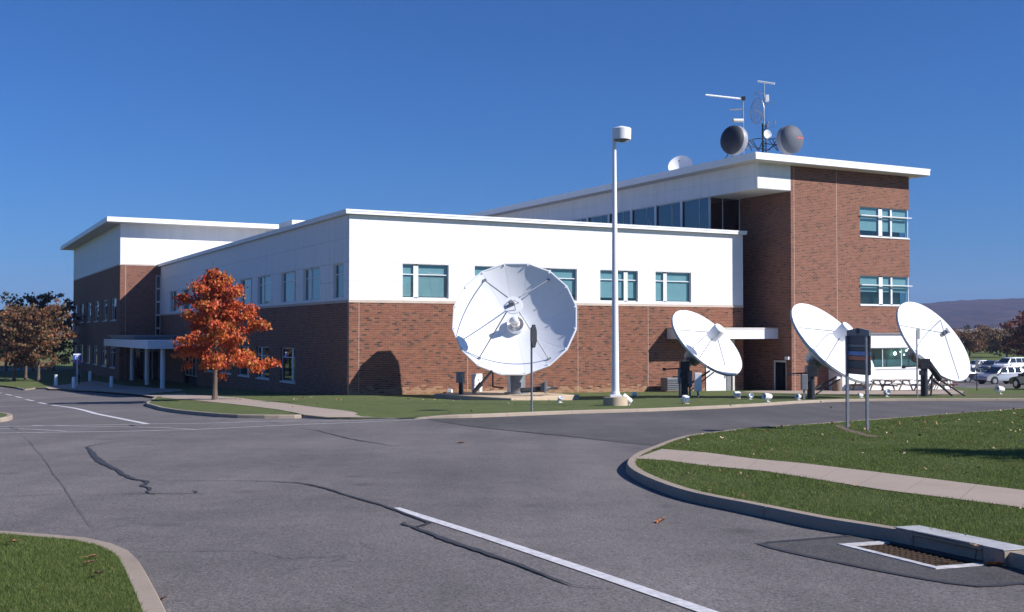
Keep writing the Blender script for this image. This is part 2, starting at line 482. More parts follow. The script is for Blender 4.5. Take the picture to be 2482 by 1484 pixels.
# ================================================================== GROUND
def sheet(name, pts, zf, m, step=0.0, holes=(), parent=None, kind='structure'):
    """horizontal sheet inside outline pts (x, y), draped on zf(x, y)"""
    bm = bmesh.new()
    edges = []
    for loop in [pts] + list(holes):
        vs = [bm.verts.new((p[0], p[1], 0)) for p in loop]
        for i in range(len(vs)): edges.append(bm.edges.new((vs[i], vs[(i + 1) % len(vs)])))
    bmesh.ops.triangle_fill(bm, use_beauty=True, use_dissolve=False, edges=edges, normal=(0, 0, 1))
    if step:
        xs = [p[0] for p in pts]; ys = [p[1] for p in pts]
        for ax, lo, hi in ((0, min(xs), max(xs)), (1, min(ys), max(ys))):
            k = math.floor(lo / step) + 1
            while k * step < hi:
                co = [0, 0, 0]; co[ax] = k * step; no = [0, 0, 0]; no[ax] = 1
                bmesh.ops.bisect_plane(bm, geom=bm.verts[:] + bm.edges[:] + bm.faces[:], plane_co=co, plane_no=no, dist=1e-6)
                k += 1
    for v in bm.verts: v.co.z = zf(v.co.x, v.co.y)
    for f in bm.faces:
        f.normal_update()
        if f.normal.z < 0: f.normal_flip()
    me = bpy.data.meshes.new(name); bm.to_mesh(me); bm.free()
    me.materials.append(m)
    return link(name, me, parent, None, kind)

def xy(p): return (p[0], p[1])

def chaikin(pts, n=2):
    for _ in range(n):
        q = [pts[0]]
        for a, b in zip(pts[:-1], pts[1:]):
            q.append((a[0] * .75 + b[0] * .25, a[1] * .75 + b[1] * .25)); q.append((a[0] * .25 + b[0] * .75, a[1] * .25 + b[1] * .75))
        q.append(pts[-1]); pts = q
    return pts

def offset(pts, d):
    """polyline moved d metres to its left"""
    out = []
    for i, p in enumerate(pts):
        a = Vector(pts[max(0, i - 1)]); b = Vector(pts[min(len(pts) - 1, i + 1)])
        t = (b - a).normalized()
        out.append((p[0] - t.y * d, p[1] + t.x * d))
    return out

def resample(pts, step):
    out = [pts[0]]; acc = 0.0
    for a, b in zip(pts[:-1], pts[1:]):
        a, b = Vector(a), Vector(b); L = (b - a).length; s = step - acc
        while s < L:
            q = a.lerp(b, s / L); out.append((q.x, q.y)); s += step
        acc = (acc + L) % step
    out.append(pts[-1])
    return out

def in_poly(px, py, poly):
    px, py = np.asarray(px), np.asarray(py)
    r = np.zeros(px.shape, bool)
    n = len(poly)
    for i in range(n):
        x0, y0 = poly[i]; x1, y1 = poly[(i + 1) % n]
        if y0 == y1: continue
        c = ((y0 > py) != (y1 > py)) & (px < (x1 - x0) * (py - y0) / (y1 - y0) + x0)
        r ^= c
    return r

def make_kerb(name, outer, side, width=0.17, sec=3.0, skip=()):
    """concrete kerb swept along its road-side foot; every cast section is a part of its own"""
    root = empty(name, kind='structure')
    pts = resample(outer, 0.5)
    inn = offset(pts, side * width)
    per = max(2, int(sec / 0.5))
    i = 0
    while i < len(pts) - 1:
        j = min(len(pts) - 1, i + per)
        if len(pts) - 1 - j < 2: j = len(pts) - 1
        b = MB()
        for k in range(i, j):
            def prof(q, sh):
                o, n_ = Vector(pts[q]), Vector(inn[q])
                if sh:
                    t = (Vector(pts[min(q + 1, len(pts) - 1)]) - Vector(pts[max(q - 1, 0)])).normalized() * sh
                    o = o + t; n_ = n_ + t
                zt = zl(n_.x, n_.y) + 0.006
                zb = gz(o.y, o.x) - 0.06
                l1 = o.lerp(n_, 0.10); l2 = o.lerp(n_, 0.22)
                return [(o.x, o.y, zb), (l1.x, l1.y, zt - 0.03), (l2.x, l2.y, zt), (n_.x, n_.y, zt), (n_.x, n_.y, zb)]
            A = prof(k, 0.006 if k == i else 0); B = prof(k + 1, -0.006 if k + 1 == j else 0)
            for q in range(4): b.quad([A[q], A[q + 1], B[q + 1], B[q]])
            if k == i: b.quad(A)
            if k + 1 == j: b.quad(list(reversed(B)))
        b.build('kerb_section', M['concrete'], root)
        i = j
    return root

# --- kerb lines (feet of the kerbs on the road)
right_near = [xy(G(*Z3(*p))) for p in [(3900, 1470), (3100, 1220), (2700, 1092), (2482, 1022), (2385, 996), (2020, 916), (1665, 842), (1500, 812), (1300, 785), (1000, 722), (700, 655), (400, 597), (200, 530), (60, 466), (-2, 424), (-17, 395)]]
right_far = [xy(G(*Z3(*p), 0.12)) for p in [(-20, 358), (-2, 318), (50, 281), (150, 245), (260, 200), (400, 166), (600, 145), (760, 124), (1000, 111), (1180, 99), (1500, 75), (1800, 55), (2482, 2), (3300, -56)]]
right_line = chaikin(right_near + right_far, 2)
island_line = [Z1(*p) for p in [(918, 190), (1000, 215), (1100, 232), (1200, 243), (1350, 257), (1500, 264), (1700, 267), (1850, 266), (1900, 264)]]
island_line = [xy(G(*p)) for p in island_line]
plaza_line = [xy(G(*p)) for p in [(39, 933), (60, 936), (84, 941), (121, 944), (180, 948), (250, 951), (320, 956), (378, 962), (366, 973), (353, 981)]]
ramp_line = [xy(G(*Z2(*p))) for p in [(100, 271), (300, 270), (520, 268), (640, 268)]]
far_line = [xy(G(*Z2(*p))) for p in [(720, 267), (800, 266), (900, 265), (1000, 263), (1100, 259), (1370, 248), (1530, 241), (1850, 231), (2171, 222)]]
far_line += [xy(G(*Z6(*p))) for p in [(0, 1094), (350, 1066), (700, 1050), (1100, 1043), (1600, 1041), (2374, 1040), (3000, 1040)]]
far_line = chaikin(far_line, 1)
left_line = chaikin([xy(G(*Z1(*p))) for p in [(-700, 1010), (-200, 1038), (0, 1050), (200, 1065), (430, 1085), (600, 1100), (740, 1140), (850, 1190), (905, 1265), (955, 1360), (1020, 1484), (1110, 1680), (1230, 2000)]], 2)
tip_line = chaikin([xy(G(*Z1(*p))) for p in [(-500, 322), (-150, 303), (0, 290), (60, 282), (86, 268), (76, 258), (40, 252), (-100, 240), (-400, 222)]], 2)

make_kerb('kerb', right_line, -1)
make_kerb('kerb', island_line, 1)
make_kerb('kerb', far_line, 1)
make_kerb('kerb', plaza_line[:5], 1)
make_kerb('kerb', plaza_line[4:] + island_line[:1], 1)
make_kerb('kerb', island_line[-1:] + ramp_line + far_line[:1], 1)
make_kerb('kerb', left_line, -1)
make_kerb('kerb', tip_line, 1)

# --- lawns
KW = 0.17
right_poly = offset(resample(right_line, 0.5), -KW) + [(90, 46), (90, -2), (30, -2)]
sheet('right_lawn', right_poly, lambda x, y: zl(x, y), M['lawn'], 4.0)
left_poly = offset(resample(left_line, 0.5), -KW) + [(-12, 2), (-30, 3)]
sheet('corner_lawn', left_poly, lambda x, y: zl(x, y), M['lawn'], 4.0)
tip_poly = offset(resample(tip_line, 0.5), KW)
sheet('side_lawn', tip_poly, lambda x, y: zl(x, y), M['lawn'])
main_poly = plaza_line[:-1] + offset(resample(island_line, 0.5), KW) + ramp_line + offset(resample(far_line, 0.5), KW) + \
    [(75, 64), (75, 80), (46, 85.5), (36, 88), (30, 100), (0, 118), (-20, 135), (-46, 160), (-62, 142), (-72, 131)]
main_lawn = sheet('main_lawn', main_poly, zl, M['lawn'], 2.0)

# --- pavements, 6 mm above the lawns
lift = lambda h: (lambda x, y: zl(x, y) + h)
walk_r = [xy(G(*Z3(*p), 0.12)) for p in [(40, 327), (60, 325), (250, 335), (500, 368), (850, 400), (1100, 440), (1600, 520), (2000, 570), (2482, 632), (3300, 760), (3300, 640), (2482, 522), (1900, 450), (1500, 400), (1100, 352), (800, 325), (500, 285), (215, 262), (110, 280), (60, 300)]]
def flags(name, a, b, n, m, kind='structure'):
    """pavement between two edge lines, cast in n bays with open joints"""
    root = empty(name, kind=kind)
    def at(line, t):
        L = [0.0]
        for p, q in zip(line[:-1], line[1:]): L.append(L[-1] + (Vector(q) - Vector(p)).length)
        s = t * L[-1]
        for i in range(len(line) - 1):
            if s <= L[i + 1] + 1e-9: return Vector(line[i]).lerp(Vector(line[i + 1]), (s - L[i]) / max(1e-9, L[i + 1] - L[i]))
        return Vector(line[-1])
    for k in range(n):
        bm_ = MB()
        sub = 4
        for q in range(sub):
            t0 = (k + q / sub) / n + (0.002 / n if q == 0 else 0); t1 = (k + (q + 1) / sub) / n - (0.003 / n if q == sub - 1 else 0)
            P = [at(a, t0), at(a, t1), at(b, t1), at(b, t0)]
            bm_.quad([(p.x, p.y, zl(p.x, p.y) + 0.012) for p in P])
        bm_.build('paving_bay', m, root)
    return root
flags('pavement', [xy(G(*Z3(*p), 0.12)) for p in [(45, 322), (250, 335), (500, 368), (850, 400), (1100, 440), (1600, 520), (2000, 570), (2482, 632), (3300, 760)]],
      [xy(G(*Z3(*p), 0.12)) for p in [(215, 262), (500, 285), (800, 325), (1100, 352), (1500, 400), (1900, 450), (2482, 522), (3300, 640)]], 11, M['walk'])
flags('pavement', [xy(G(*Z2(*p))) for p in [(95, 268)]] + [xy(G(*Z1(*p), 0.12)) for p in [(1900, 240), (1750, 211), (1560, 187), (1400, 170), (1230, 152), (1080, 140), (1010, 132)]],
      [xy(G(*Z2(*p))) for p in [(520, 266)]] + [xy(G(*Z2(*p), 0.12)) for p in [(350, 240), (180, 216), (0, 196)]] + [xy(G(*Z1(*p), 0.12)) for p in [(1640, 155), (1480, 132), (1360, 119), (1200, 112), (1050, 112)]], 14, M['walk'])
plz = [xy(G(u, v, 0.12)) for u, v in [(372, 961), (320, 955), (250, 949.5), (190, 946.5), (150, 943), (120, 935), (110, 929.5), (160, 927), (230, 924), (300, 928), (400, 936), (440, 944), (452, 955), (455, 958), (415, 960)]]
sheet('entrance_pavement', plz, lift(0.008), M['walk'])
sheet('rear_pavement', [xy(G(u, v, 0.0)) for u, v in [(1795, 949.5), (1905, 952.5), (1985, 955.5), (2070, 957.5), (2200, 957), (2330, 955.5), (2335, 947), (2305, 942.5), (2180, 943), (2060, 943.5), (1960, 944.5), (1830, 946)]], lift(0.010), M['walk'], 2.0)
sheet('path', [xy(G(u, v, 0.1)) for u, v in [(2130, 961.5), (2260, 961), (2390, 960.5), (2520, 960), (2520, 955.5), (2390, 956), (2250, 956.8), (2130, 957.5)]], lift(0.008), M['soil'], 3.0)
sheet('soil_bed', [xy(G(*Z6(*p), 0.12)) for p in [(715, 1252), (790, 1262), (845, 1290), (930, 1312), (1005, 1338), (1100, 1350), (1090, 1362), (1000, 1356), (900, 1330), (800, 1300), (730, 1270)]], lift(0.008), M['soil'])
tb = G(522, 975, 0.12)
sheet('tree_pit', [(tb.x + 0.95 * math.cos(t) + random.uniform(-.1, .1), tb.y + 0.9 * math.sin(t)) for t in np.linspace(0, 6.28, 16)[:-1]], lift(0.010), M['soil'])

# --- road: one sheet with a hole for the gully, further sheets beyond
gA, gB = G(*Z3(1392, 866)), G(*Z3(1930, 1000))              # near edge of the grating
gdir = (gB - gA); gdir.z = 0; glen = gdir.length; gdir.normalize()
gper = Vector((-gdir.y, gdir.x, 0))
if gper.x < 0: gper = -gper
gC = G(*Z3(1640, 850)); gwid = abs((gC - gA).dot(gper))
gwid = max(0.40, min(0.62, gwid))
def gpt(a, b): return gA + gdir * a + gper * b
hole = [xy(gpt(*p)) for p in [(0, 0), (glen, 0), (glen, gwid), (0, gwid)]]
roadz = lambda x, y: gz(y, x)
sheet('road', [(-75, -8), (90, -8), (90, 34), (-75, 34)], roadz, M['asphalt'], 0, [hole])
def grid_sheet(name, x0, x1, ys, zf, m, nx=8):
    b = MB()
    xs = np.linspace(x0, x1, nx + 1)
    for i in range(nx):
        for j in range(len(ys) - 1):
            b.quad([(xs[i], ys[j], zf(xs[i], ys[j])), (xs[i + 1], ys[j], zf(xs[i + 1], ys[j])), (xs[i + 1], ys[j + 1], zf(xs[i + 1], ys[j + 1])), (xs[i], ys[j + 1], zf(xs[i], ys[j + 1]))])
    o = b.build(name, m); o['kind'] = 'structure'
    return o
_mp = np.array(main_poly)
def road_under(x, y):
    """road level, sunk well below the lawns where they cover it"""
    z = gz(y, x)
    if y > 36 and in_poly(np.array([x]), np.array([y]), main_poly)[0]:
        e = np.roll(_mp, -1, 0) - _mp; w = np.array([x, y]) - _mp
        t = np.clip((w * e).sum(1) / ((e * e).sum(1) + 1e-9), 0, 1)
        if np.sqrt((((_mp + e * t[:, None]) - [x, y]) ** 2).sum(1)).min() > 2.6: z -= .55
    return z
grid_sheet('road', -75, 90, [34 + 2 * k for k in range(43)] + [122, 135, 152], road_under, M['asphalt'], 82)
# newer, darker asphalt of the cross road
join = [xy(G(*Z2(*p))) for p in [(700, 271), (850, 295), (1000, 318), (1200, 339), (1400, 359), (1650, 385), (1900, 414), (2130, 436)]] + [xy(G(*Z3(*p))) for p in [(200, 236), (215, 228)]]
sheet('cross_road', join + [xy(G(*Z3(*p), 0.1)) for p in [(300, 190), (600, 146), (1000, 113), (1800, 58), (2482, 5), (3200, -45)]] + [(60, 50)] + list(reversed([(p[0], p[1]) for p in resample(far_line, 3.0)])), lift(-0.116) if False else (lambda x, y: gz(y) + 0.004), M['asphalt_new'])

# --- far ground to the horizon
def far_z(x, y):
    d = min(x + 75, 90 - x, y + 8, 152 - y)
    z = gz(y)
    if y > 250: z += 1.2 * smooth(250, 800, y)
    return z - (0.6 * min(1.0, d / 6) if d > 0 else 0.0)
gx = sorted(set([-2500, -1200, -600, -300, -150, -90, -75, -69, 84, 90, 110, 200, 400, 800, 1600, 4000] + list(range(-60, 81, 20))))
gy = [-400, -60, -8, -2, 10, 30, 60, 90, 102, 106, 110, 114, 118, 130, 146, 152, 170, 200, 250, 350, 500, 800, 1300, 2200, 4500]
b = MB()
for i in range(len(gx) - 1):
    for j in range(len(gy) - 1):
        b.quad([(gx[p], gy[q], far_z(gx[p], gy[q])) for p, q in ((i, j), (i + 1, j), (i + 1, j + 1), (i, j + 1))])
o = b.build('ground', M['field']); o['kind'] = 'structure'
sheet('field_road', [xy(G(u, v)) for u, v in [(-400, 914), (0, 912.5), (90, 910.5), (160, 908), (300, 905), (300, 902), (160, 905), (90, 907), (0, 909), (-400, 910)]], lambda x, y: gz(y) + 0.03, M['walk'])
tan = MB()
pts = [G(u, v) for u, v in [(-300, 893), (0, 891), (60, 892), (120, 886), (160, 880), (160, 876), (100, 876), (0, 874), (-300, 872)]]
sheet('meadow', [xy(p) for p in pts], lambda x, y: gz(y) + 0.05, mat_lawn('dry_meadow', [(0.3, (0.10, 0.075, 0.03)), (0.5, (0.17, 0.12, 0.05)), (0.72, (0.25, 0.19, 0.08))], 0.2))

# --- painted lines, 6 mm above the road
def stripe(name, pts, wd, m, dz=0.007, breaks=None):
    """painted line of width wd along pts, ragged a little at its edges"""
    b = MB()
    P = resample(pts, 0.4)
    L = offset(P, wd / 2); Rr = offset(P, -wd / 2)
    for i in range(len(P) - 1):
        b.quad([(Rr[i][0], Rr[i][1], gz(Rr[i][1], Rr[i][0]) + dz), (Rr[i + 1][0], Rr[i + 1][1], gz(Rr[i + 1][1], Rr[i + 1][0]) + dz), (L[i + 1][0], L[i + 1][1], gz(L[i + 1][1], L[i + 1][0]) + dz), (L[i][0], L[i][1], gz(L[i][1], L[i][0]) + dz)])
    o = b.build(name, m); o['kind'] = 'structure'
    return o
stripe('centre_line', [xy(G(956, 1232)), xy(G(1180, 1303)), xy(G(1460, 1397)), xy(G(1722, 1487)), xy(G(2100, 1625))], 0.135, M['road_paint'])
stripe('centre_line', [xy(G(*Z1(330, 183))), xy(G(*Z1(600, 236))), xy(G(*Z1(925, 301)))], 0.20, M['road_paint'])
for a, b_ in (((243, 166), (296, 176)), ((163, 147), (212, 156)), ((97, 128), (137, 136)), ((35, 113), (75, 121)), ((-30, 100), (10, 107)), ((-90, 88), (-55, 95))):
    stripe('centre_dash', [xy(G(*Z1(*a))), xy(G(*Z1(*b_)))], 0.20, M['road_paint'])
stripe('crossing_line', [xy(G(*Z1(*p))) for p in [(-120, 361), (0, 358.5), (350, 354), (700, 349.5), (1200, 338), (1800, 309), (2171, 294), (2480, 281), (2700, 268)]], 0.13, M['worn_paint'])
stripe('crossing_line', [xy(G(*Z1(*p))) for p in [(-120, 322), (0, 318.5), (500, 310), (930, 302.5), (1300, 297), (1700, 284), (2171, 283), (2500, 270)]], 0.13, M['worn_paint'], 0.009)
stripe('crossing_line', [xy(G(*Z1(*p))) for p in [(-120, 331), (0, 332), (200, 336), (420, 349)]], 0.10, M['worn_paint'], 0.011)
stripe('crossing_line', [xy(G(*Z1(*p))) for p in [(200, 312), (600, 318), (1000, 325), (1240, 337)]], 0.09, M['worn_paint'], 0.011)

# --- sealed cracks
def crack(pts, w0, w1, jit=0.03, dz=0.012, step=0.12, m='sealant'):
    P = resample(chaikin([xy(p) for p in pts], 1), step)
    n = len(P); b = MB()
    w1 = [x_ * .68 for x_ in w1]
    wob = np.cumsum(rng.normal(0, jit, n)); wob -= np.linspace(wob[0], wob[-1], n)
    wid = np.interp(np.linspace(0, 1, n), np.linspace(0, 1, len(w1)), w1) * (1 + rng.normal(0, .18, n)) if isinstance(w1, (list, tuple)) else np.linspace(w0, w1, n) * (1 + rng.normal(0, .18, n))
    Lp, Rp = [], []
    for i in range(n):
        a = Vector(P[max(0, i - 1)]); c = Vector(P[min(n - 1, i + 1)]); t = (c - a).normalized()
        q = Vector(P[i]) + Vector((-t.y, t.x)) * wob[i] * .4
        Lp.append(q + Vector((-t.y, t.x)) * wid[i] / 2); Rp.append(q - Vector((-t.y, t.x)) * wid[i] / 2)
    for i in range(n - 1):
        b.quad([(p.x, p.y, gz(p.y, p.x) + dz) for p in (Rp[i], Rp[i + 1], Lp[i + 1], Lp[i])])
    o = b.build('sealed_crack', M[m]); o['kind'] = 'structure'
g1 = lambda L: [G(*Z1(*p)) for p in L]
g2 = lambda L: [G(*Z2(*p)) for p in L]
crack(g1([(705, 420), (620, 430), (560, 442), (540, 452), (590, 470), (640, 505), (690, 550), (740, 580), (800, 625), (860, 648), (930, 658), (955, 675), (890, 690), (975, 710), (925, 738), (985, 745)]), 0, [.03, .06, .10, .17, .2, .2, .16, .12, .14, .12, .1, .03])
crack(g1([(770, 744), (900, 742), (1050, 742), (1200, 739), (1300, 744)]), 0, [.015, .05, .05, .045, .015])
crack(g1([(1210, 724), (1245, 728), (1230, 738)]), 0, [.03, .07, .02], 0.01)
crack(g1([(510, 398), (640, 399), (775, 402)]), 0, [.02, .06, .02], 0.01)
crack(g1([(960, 658), (1200, 659), (1500, 660), (1700, 664), (1850, 672)]), 0, [.02, .03, .035, .05, .06], 0.012)
crack(g2([(-125, 670), (-60, 678), (10, 690), (110, 716), (240, 762), (420, 812), (520, 850), (600, 880), (690, 912), (733, 930)]), 0, [.06, .07, .08, .07, .065, .07, .07, .08, .08, .07], 0.012)
crack(g2([(733, 925), (690, 938), (640, 955), (600, 945), (560, 932), (575, 925)]), 0, [.06, .09, .08, .07, .08, .04], 0.008)
crack(g2([(620, 952), (760, 1000), (900, 1060), (1060, 1110), (1250, 1175), (1420, 1240), (1560, 1300), (1640, 1326), (1750, 1333), (1890, 1339)]), 0, [.06, .09, .1, .12, .11, .10, .09, .07, .035, .01], 0.012)
crack(g2([(700, 272), (850, 296), (1000, 319), (1200, 340), (1400, 360), (1600, 380), (1900, 415), (2130, 437)]), 0, [.03, .05, .06, .07, .10, .07, .04, .02], 0.02)
crack(g2([(-90, 330), (0, 338), (60, 355), (170, 378), (260, 402), (400, 425), (470, 437), (550, 443)]), 0, [.04, .06, .05, .06, .07, .08, .05, .02], 0.02)
crack(g1([(0, 762), (150, 752), (300, 748), (470, 736)]), 0, [.02, .035, .035, .012], 0.012, m='asphalt_new')
crack(g1([(130, 365), (260, 470), (350, 620), (420, 720), (500, 850), (600, 975)]), 0, [.006, .012, .012, .014, .014, .006], 0.01, m='asphalt_patch')
crack(g1([(815, 306), (850, 316)]), 0, [.12, .05], 0.0)
crack(g1([(60, 325), (110, 335)]), 0, [.10, .04], 0.0)
crack(g1([(1680, 288), (1760, 300), (1880, 305)]), 0, [.05, .06, .03], 0.01)

# --- gully: patch, painted frame, grate, kerb hood
patch = [(790, 850), (1000, 835), (1400, 803), (1668, 838), (2385, 996), (2482, 1020), (2700, 1090), (2700, 1120), (2482, 1100), (2330, 1120), (2200, 1127), (2000, 1102), (1700, 1050), (1450, 1000), (1200, 950), (950, 895)]
patch_xy = [xy(G(*Z3(*p))) for p in patch]
sheet('road_patch', patch_xy, lambda x, y: gz(y) + 0.004, M['asphalt_patch'], 0, [hole])
ln = [xy(G(*Z3(*p))) for p in [(1400, 805), (1000, 838), (800, 850), (950, 893), (1200, 948), (1450, 998), (1700, 1047), (2000, 1100), (2200, 1124), (2330, 1117), (2482, 1098), (2700, 1118)]]
b = MB(); P = resample(chaikin(ln, 1), .2); L = offset(P, .036); Q = offset(P, -.036)
for i in range(len(P) - 1): b.quad([(p[0], p[1], gz(p[1]) + .008) for p in (Q[i], Q[i + 1], L[i + 1], L[i])])
o = b.build('patch_seal', M['sealant']); o['kind'] = 'structure'
slope_m = Matrix.Rotation(-math.atan(0.03), 4, 'X')
drain = empty('storm_drain', gA, math.atan2(gdir.y, gdir.x), label='rusty storm drain grate in a white painted frame under a concrete kerb hood', cat='storm drain')
drain.rotation_euler = (Matrix.Rotation(-math.atan(0.03), 3, 'X') @ Matrix.Rotation(math.atan2(gdir.y, gdir.x), 3, 'Z')).to_euler()
sgn = 1 if Vector((-gdir.y, gdir.x, 0)).dot(gper) > 0 else -1
b = MB()
def fr(x0, y0, x1, y1, z0, z1): b.box(x0, min(y0 * sgn, y1 * sgn), z0, x1, max(y0 * sgn, y1 * sgn), z1)
fr(-.09, -.075, glen + .09, 0.0, -.02, .012); fr(-.09, 0.0, 0, gwid, -.02, .012); fr(glen, 0.0, glen + .09, gwid, -.02, .012)
b.build('frame', M['worn_paint'], drain)
b = MB(); fr(0, 0, glen, gwid, -.8, -.25); 
for q in ((0, 0, .01, gwid), (glen - .01, 0, glen, gwid), (0, 0, glen, .01), (0, gwid - .01, glen, gwid)): fr(*q, -.26, -.02)
b.build('pit', M['void'], drain)
nb = 15
for k in range(nb):
    b = MB(); x = (k + .5) * glen / nb; fr(x - .011, 0.004, x + .011, gwid - .004, -.022, 0.0)
    b.build('grate_bar', M['rust'], drain)
for k in range(7):
    b = MB(); y = (k + .5) * gwid / 7; fr(0.004, y - .009, glen - .004, y + .009, -.024, -.004)
    b.build('grate_bar', M['rust'], drain)
hw = 0.30
h0, h1 = -0.10, (G(*Z3(2385, 996)) - gA).dot(gdir)
h0 = (G(*Z3(1665, 842)) - gA).dot(gdir)
hf = (G(*Z3(2020, 916)) - gA).dot(gper) - .03
b = MB()
fr(h0, hf, h0 + .25, hf + hw, -.05, .14); fr(h1 - .25, hf, h1, hf + hw, -.05, .14); fr(h0 + .25, hf, h1 - .25, hf + hw, .095, .14); fr(h0 + .25, hf + .12, h1 - .25, hf + hw, -.05, .095); fr(h0 + .25, hf, h1 - .25, hf + .12, -.05, .0)
b.build('hood', M['concrete'], drain, bevel=.012)
b = MB(); fr(h0 - .005, hf - .004, h1 + .005, hf + hw + .004, .141, .150)
b.build('hood_top', M['steel_white'], drain)
b = MB(); fr(h0 + .26, hf + .09, h1 - .26, hf + .119, .002, .093)
b.build('inlet_opening', M['void'], drain)

# ================================================================== BUILDING
C0 = Vector((-9.45, 63.4, 0.0))
UD = Vector((math.cos(R(28.1)), math.sin(R(28.1)), 0))      # along the front
BD = Vector((-math.sin(R(28.1)), math.cos(R(28.1)), 0))     # into the building
def loc2w(X, Y, z=0): return C0 + UD * X + BD * Y + Vector((0, 0, z))
def bx(u, Y):
    """where the view line of column u meets the wall plane Y = const"""
    d = ray(u, HORIZON); o = Vector((0, 0, 0)) - C0; o.z = 0
    t = (Y - o.dot(BD)) / d.dot(BD); return (o + d * t).dot(UD)
def by(u, X):
    d = ray(u, HORIZON); o = Vector((0, 0, 0)) - C0
    t = (X - o.dot(UD)) / d.dot(UD); return (o + d * t).dot(BD)
def hz(v, X, Y):
    p = loc2w(X, Y); d = ray(CX, v); return EYE + d.z / d.y * p.y
E0 = EYE

bld = empty('office_building', C0, R(28.1), label='long brick and white panelled office building with flat roofs and teal windows', cat='building')

def front(Y0): return lambda a, d, z: (a, Y0 + d, z)        # faces -Y
def left(X0): return lambda a, d, z: (X0 + d, a, z)         # faces -X

def plate(name, mp, rect, holes, thick, m, parent=bld, gap=0.0, min_size=.01, back=False):
    """wall plate with rectangular openings; a across, z up, front face at depth 0"""
    a0, z0, a1, z1 = rect
    a0 += gap; a1 -= gap; z0 += gap; z1 -= gap
    hs = [(max(a0, h[0]), max(z0, h[1]), min(a1, h[2]), min(z1, h[3])) for h in holes if h[0] < a1 - 1e-4 and h[2] > a0 + 1e-4 and h[1] < z1 - 1e-4 and h[3] > z0 + 1e-4]
    A = sorted(set([a0, a1] + [h[0] for h in hs] + [h[2] for h in hs]))
    Z = sorted(set([z0, z1] + [h[1] for h in hs] + [h[3] for h in hs]))
    def open_(i, j):
        if i < 0 or j < 0 or i >= len(A) - 1 or j >= len(Z) - 1: return True
        ca, cz = (A[i] + A[i + 1]) / 2, (Z[j] + Z[j + 1]) / 2
        return any(h[0] < ca < h[2] and h[1] < cz < h[3] for h in hs)
    me_v, me_f, uv = [], [], []
    def quad(P, U):
        b = len(me_v); me_v.extend(P); me_f.append((b, b + 1, b + 2, b + 3)); uv.extend(U)
    for i in range(len(A) - 1):
        for j in range(len(Z) - 1):
            if open_(i, j): continue
            p, q, r, s = A[i], A[i + 1], Z[j], Z[j + 1]
            quad([mp(p, 0, r), mp(q, 0, r), mp(q, 0, s), mp(p, 0, s)], [(p, r), (q, r), (q, s), (p, s)])
            if back: quad([mp(p, thick, s), mp(q, thick, s), mp(q, thick, r), mp(p, thick, r)], [(p, s), (q, s), (q, r), (p, r)])
            if open_(i - 1, j): quad([mp(p, thick, r), mp(p, 0, r), mp(p, 0, s), mp(p, thick, s)], [(p - thick, r), (p, r), (p, s), (p - thick, s)])
            if open_(i + 1, j): quad([mp(q, 0, r), mp(q, thick, r), mp(q, thick, s), mp(q, 0, s)], [(q, r), (q + thick, r), (q + thick, s), (q, s)])
            if open_(i, j - 1): quad([mp(p, thick, r), mp(q, thick, r), mp(q, 0, r), mp(p, 0, r)], [(p, r - thick), (q, r - thick), (q, r), (p, r)])
            if open_(i, j + 1): quad([mp(p, 0, s), mp(q, 0, s), mp(q, thick, s), mp(p, thick, s)], [(p, s), (q, s), (q, s + thick), (p, s + thick)])
    if not me_f: return None
    me = bpy.data.meshes.new(name)
    me.from_pydata(me_v, [], me_f)
    l = me.uv_layers.new(name='UVMap')
    flat = [c for q in uv for c in q]
    l.data.foreach_set('uv', flat)
    me.materials.append(m)
    bm = bmesh.new(); bm.from_mesh(me)
    bmesh.ops.remove_doubles(bm, verts=bm.verts, dist=1e-5)
    bmesh.ops.recalc_face_normals(bm, faces=bm.faces)
    bm.to_mesh(me); bm.free()
    # outward test on the first face
    f = me.polygons[0]
    c0 = Vector(mp(0, 0, 0)); out = c0 - Vector(mp(0, 1, 0))
    tot = sum(p.area * (1 if p.normal.dot(out) > 0.9 else -1 if p.normal.dot(out) < -0.9 else 0) for p in me.polygons)
    if tot < 0: me.flip_normals()
    return link(name, me, parent)

def lbox(b, mp, a0, d0, z0, a1, d1, z1, m=0):
    P, Q = mp(a0, d0, z0), mp(a1, d1, z1)
    b.box(min(P[0], Q[0]), min(P[1], Q[1]), min(P[2], Q[2]), max(P[0], Q[0]), max(P[1], Q[1]), max(P[2], Q[2]), m)

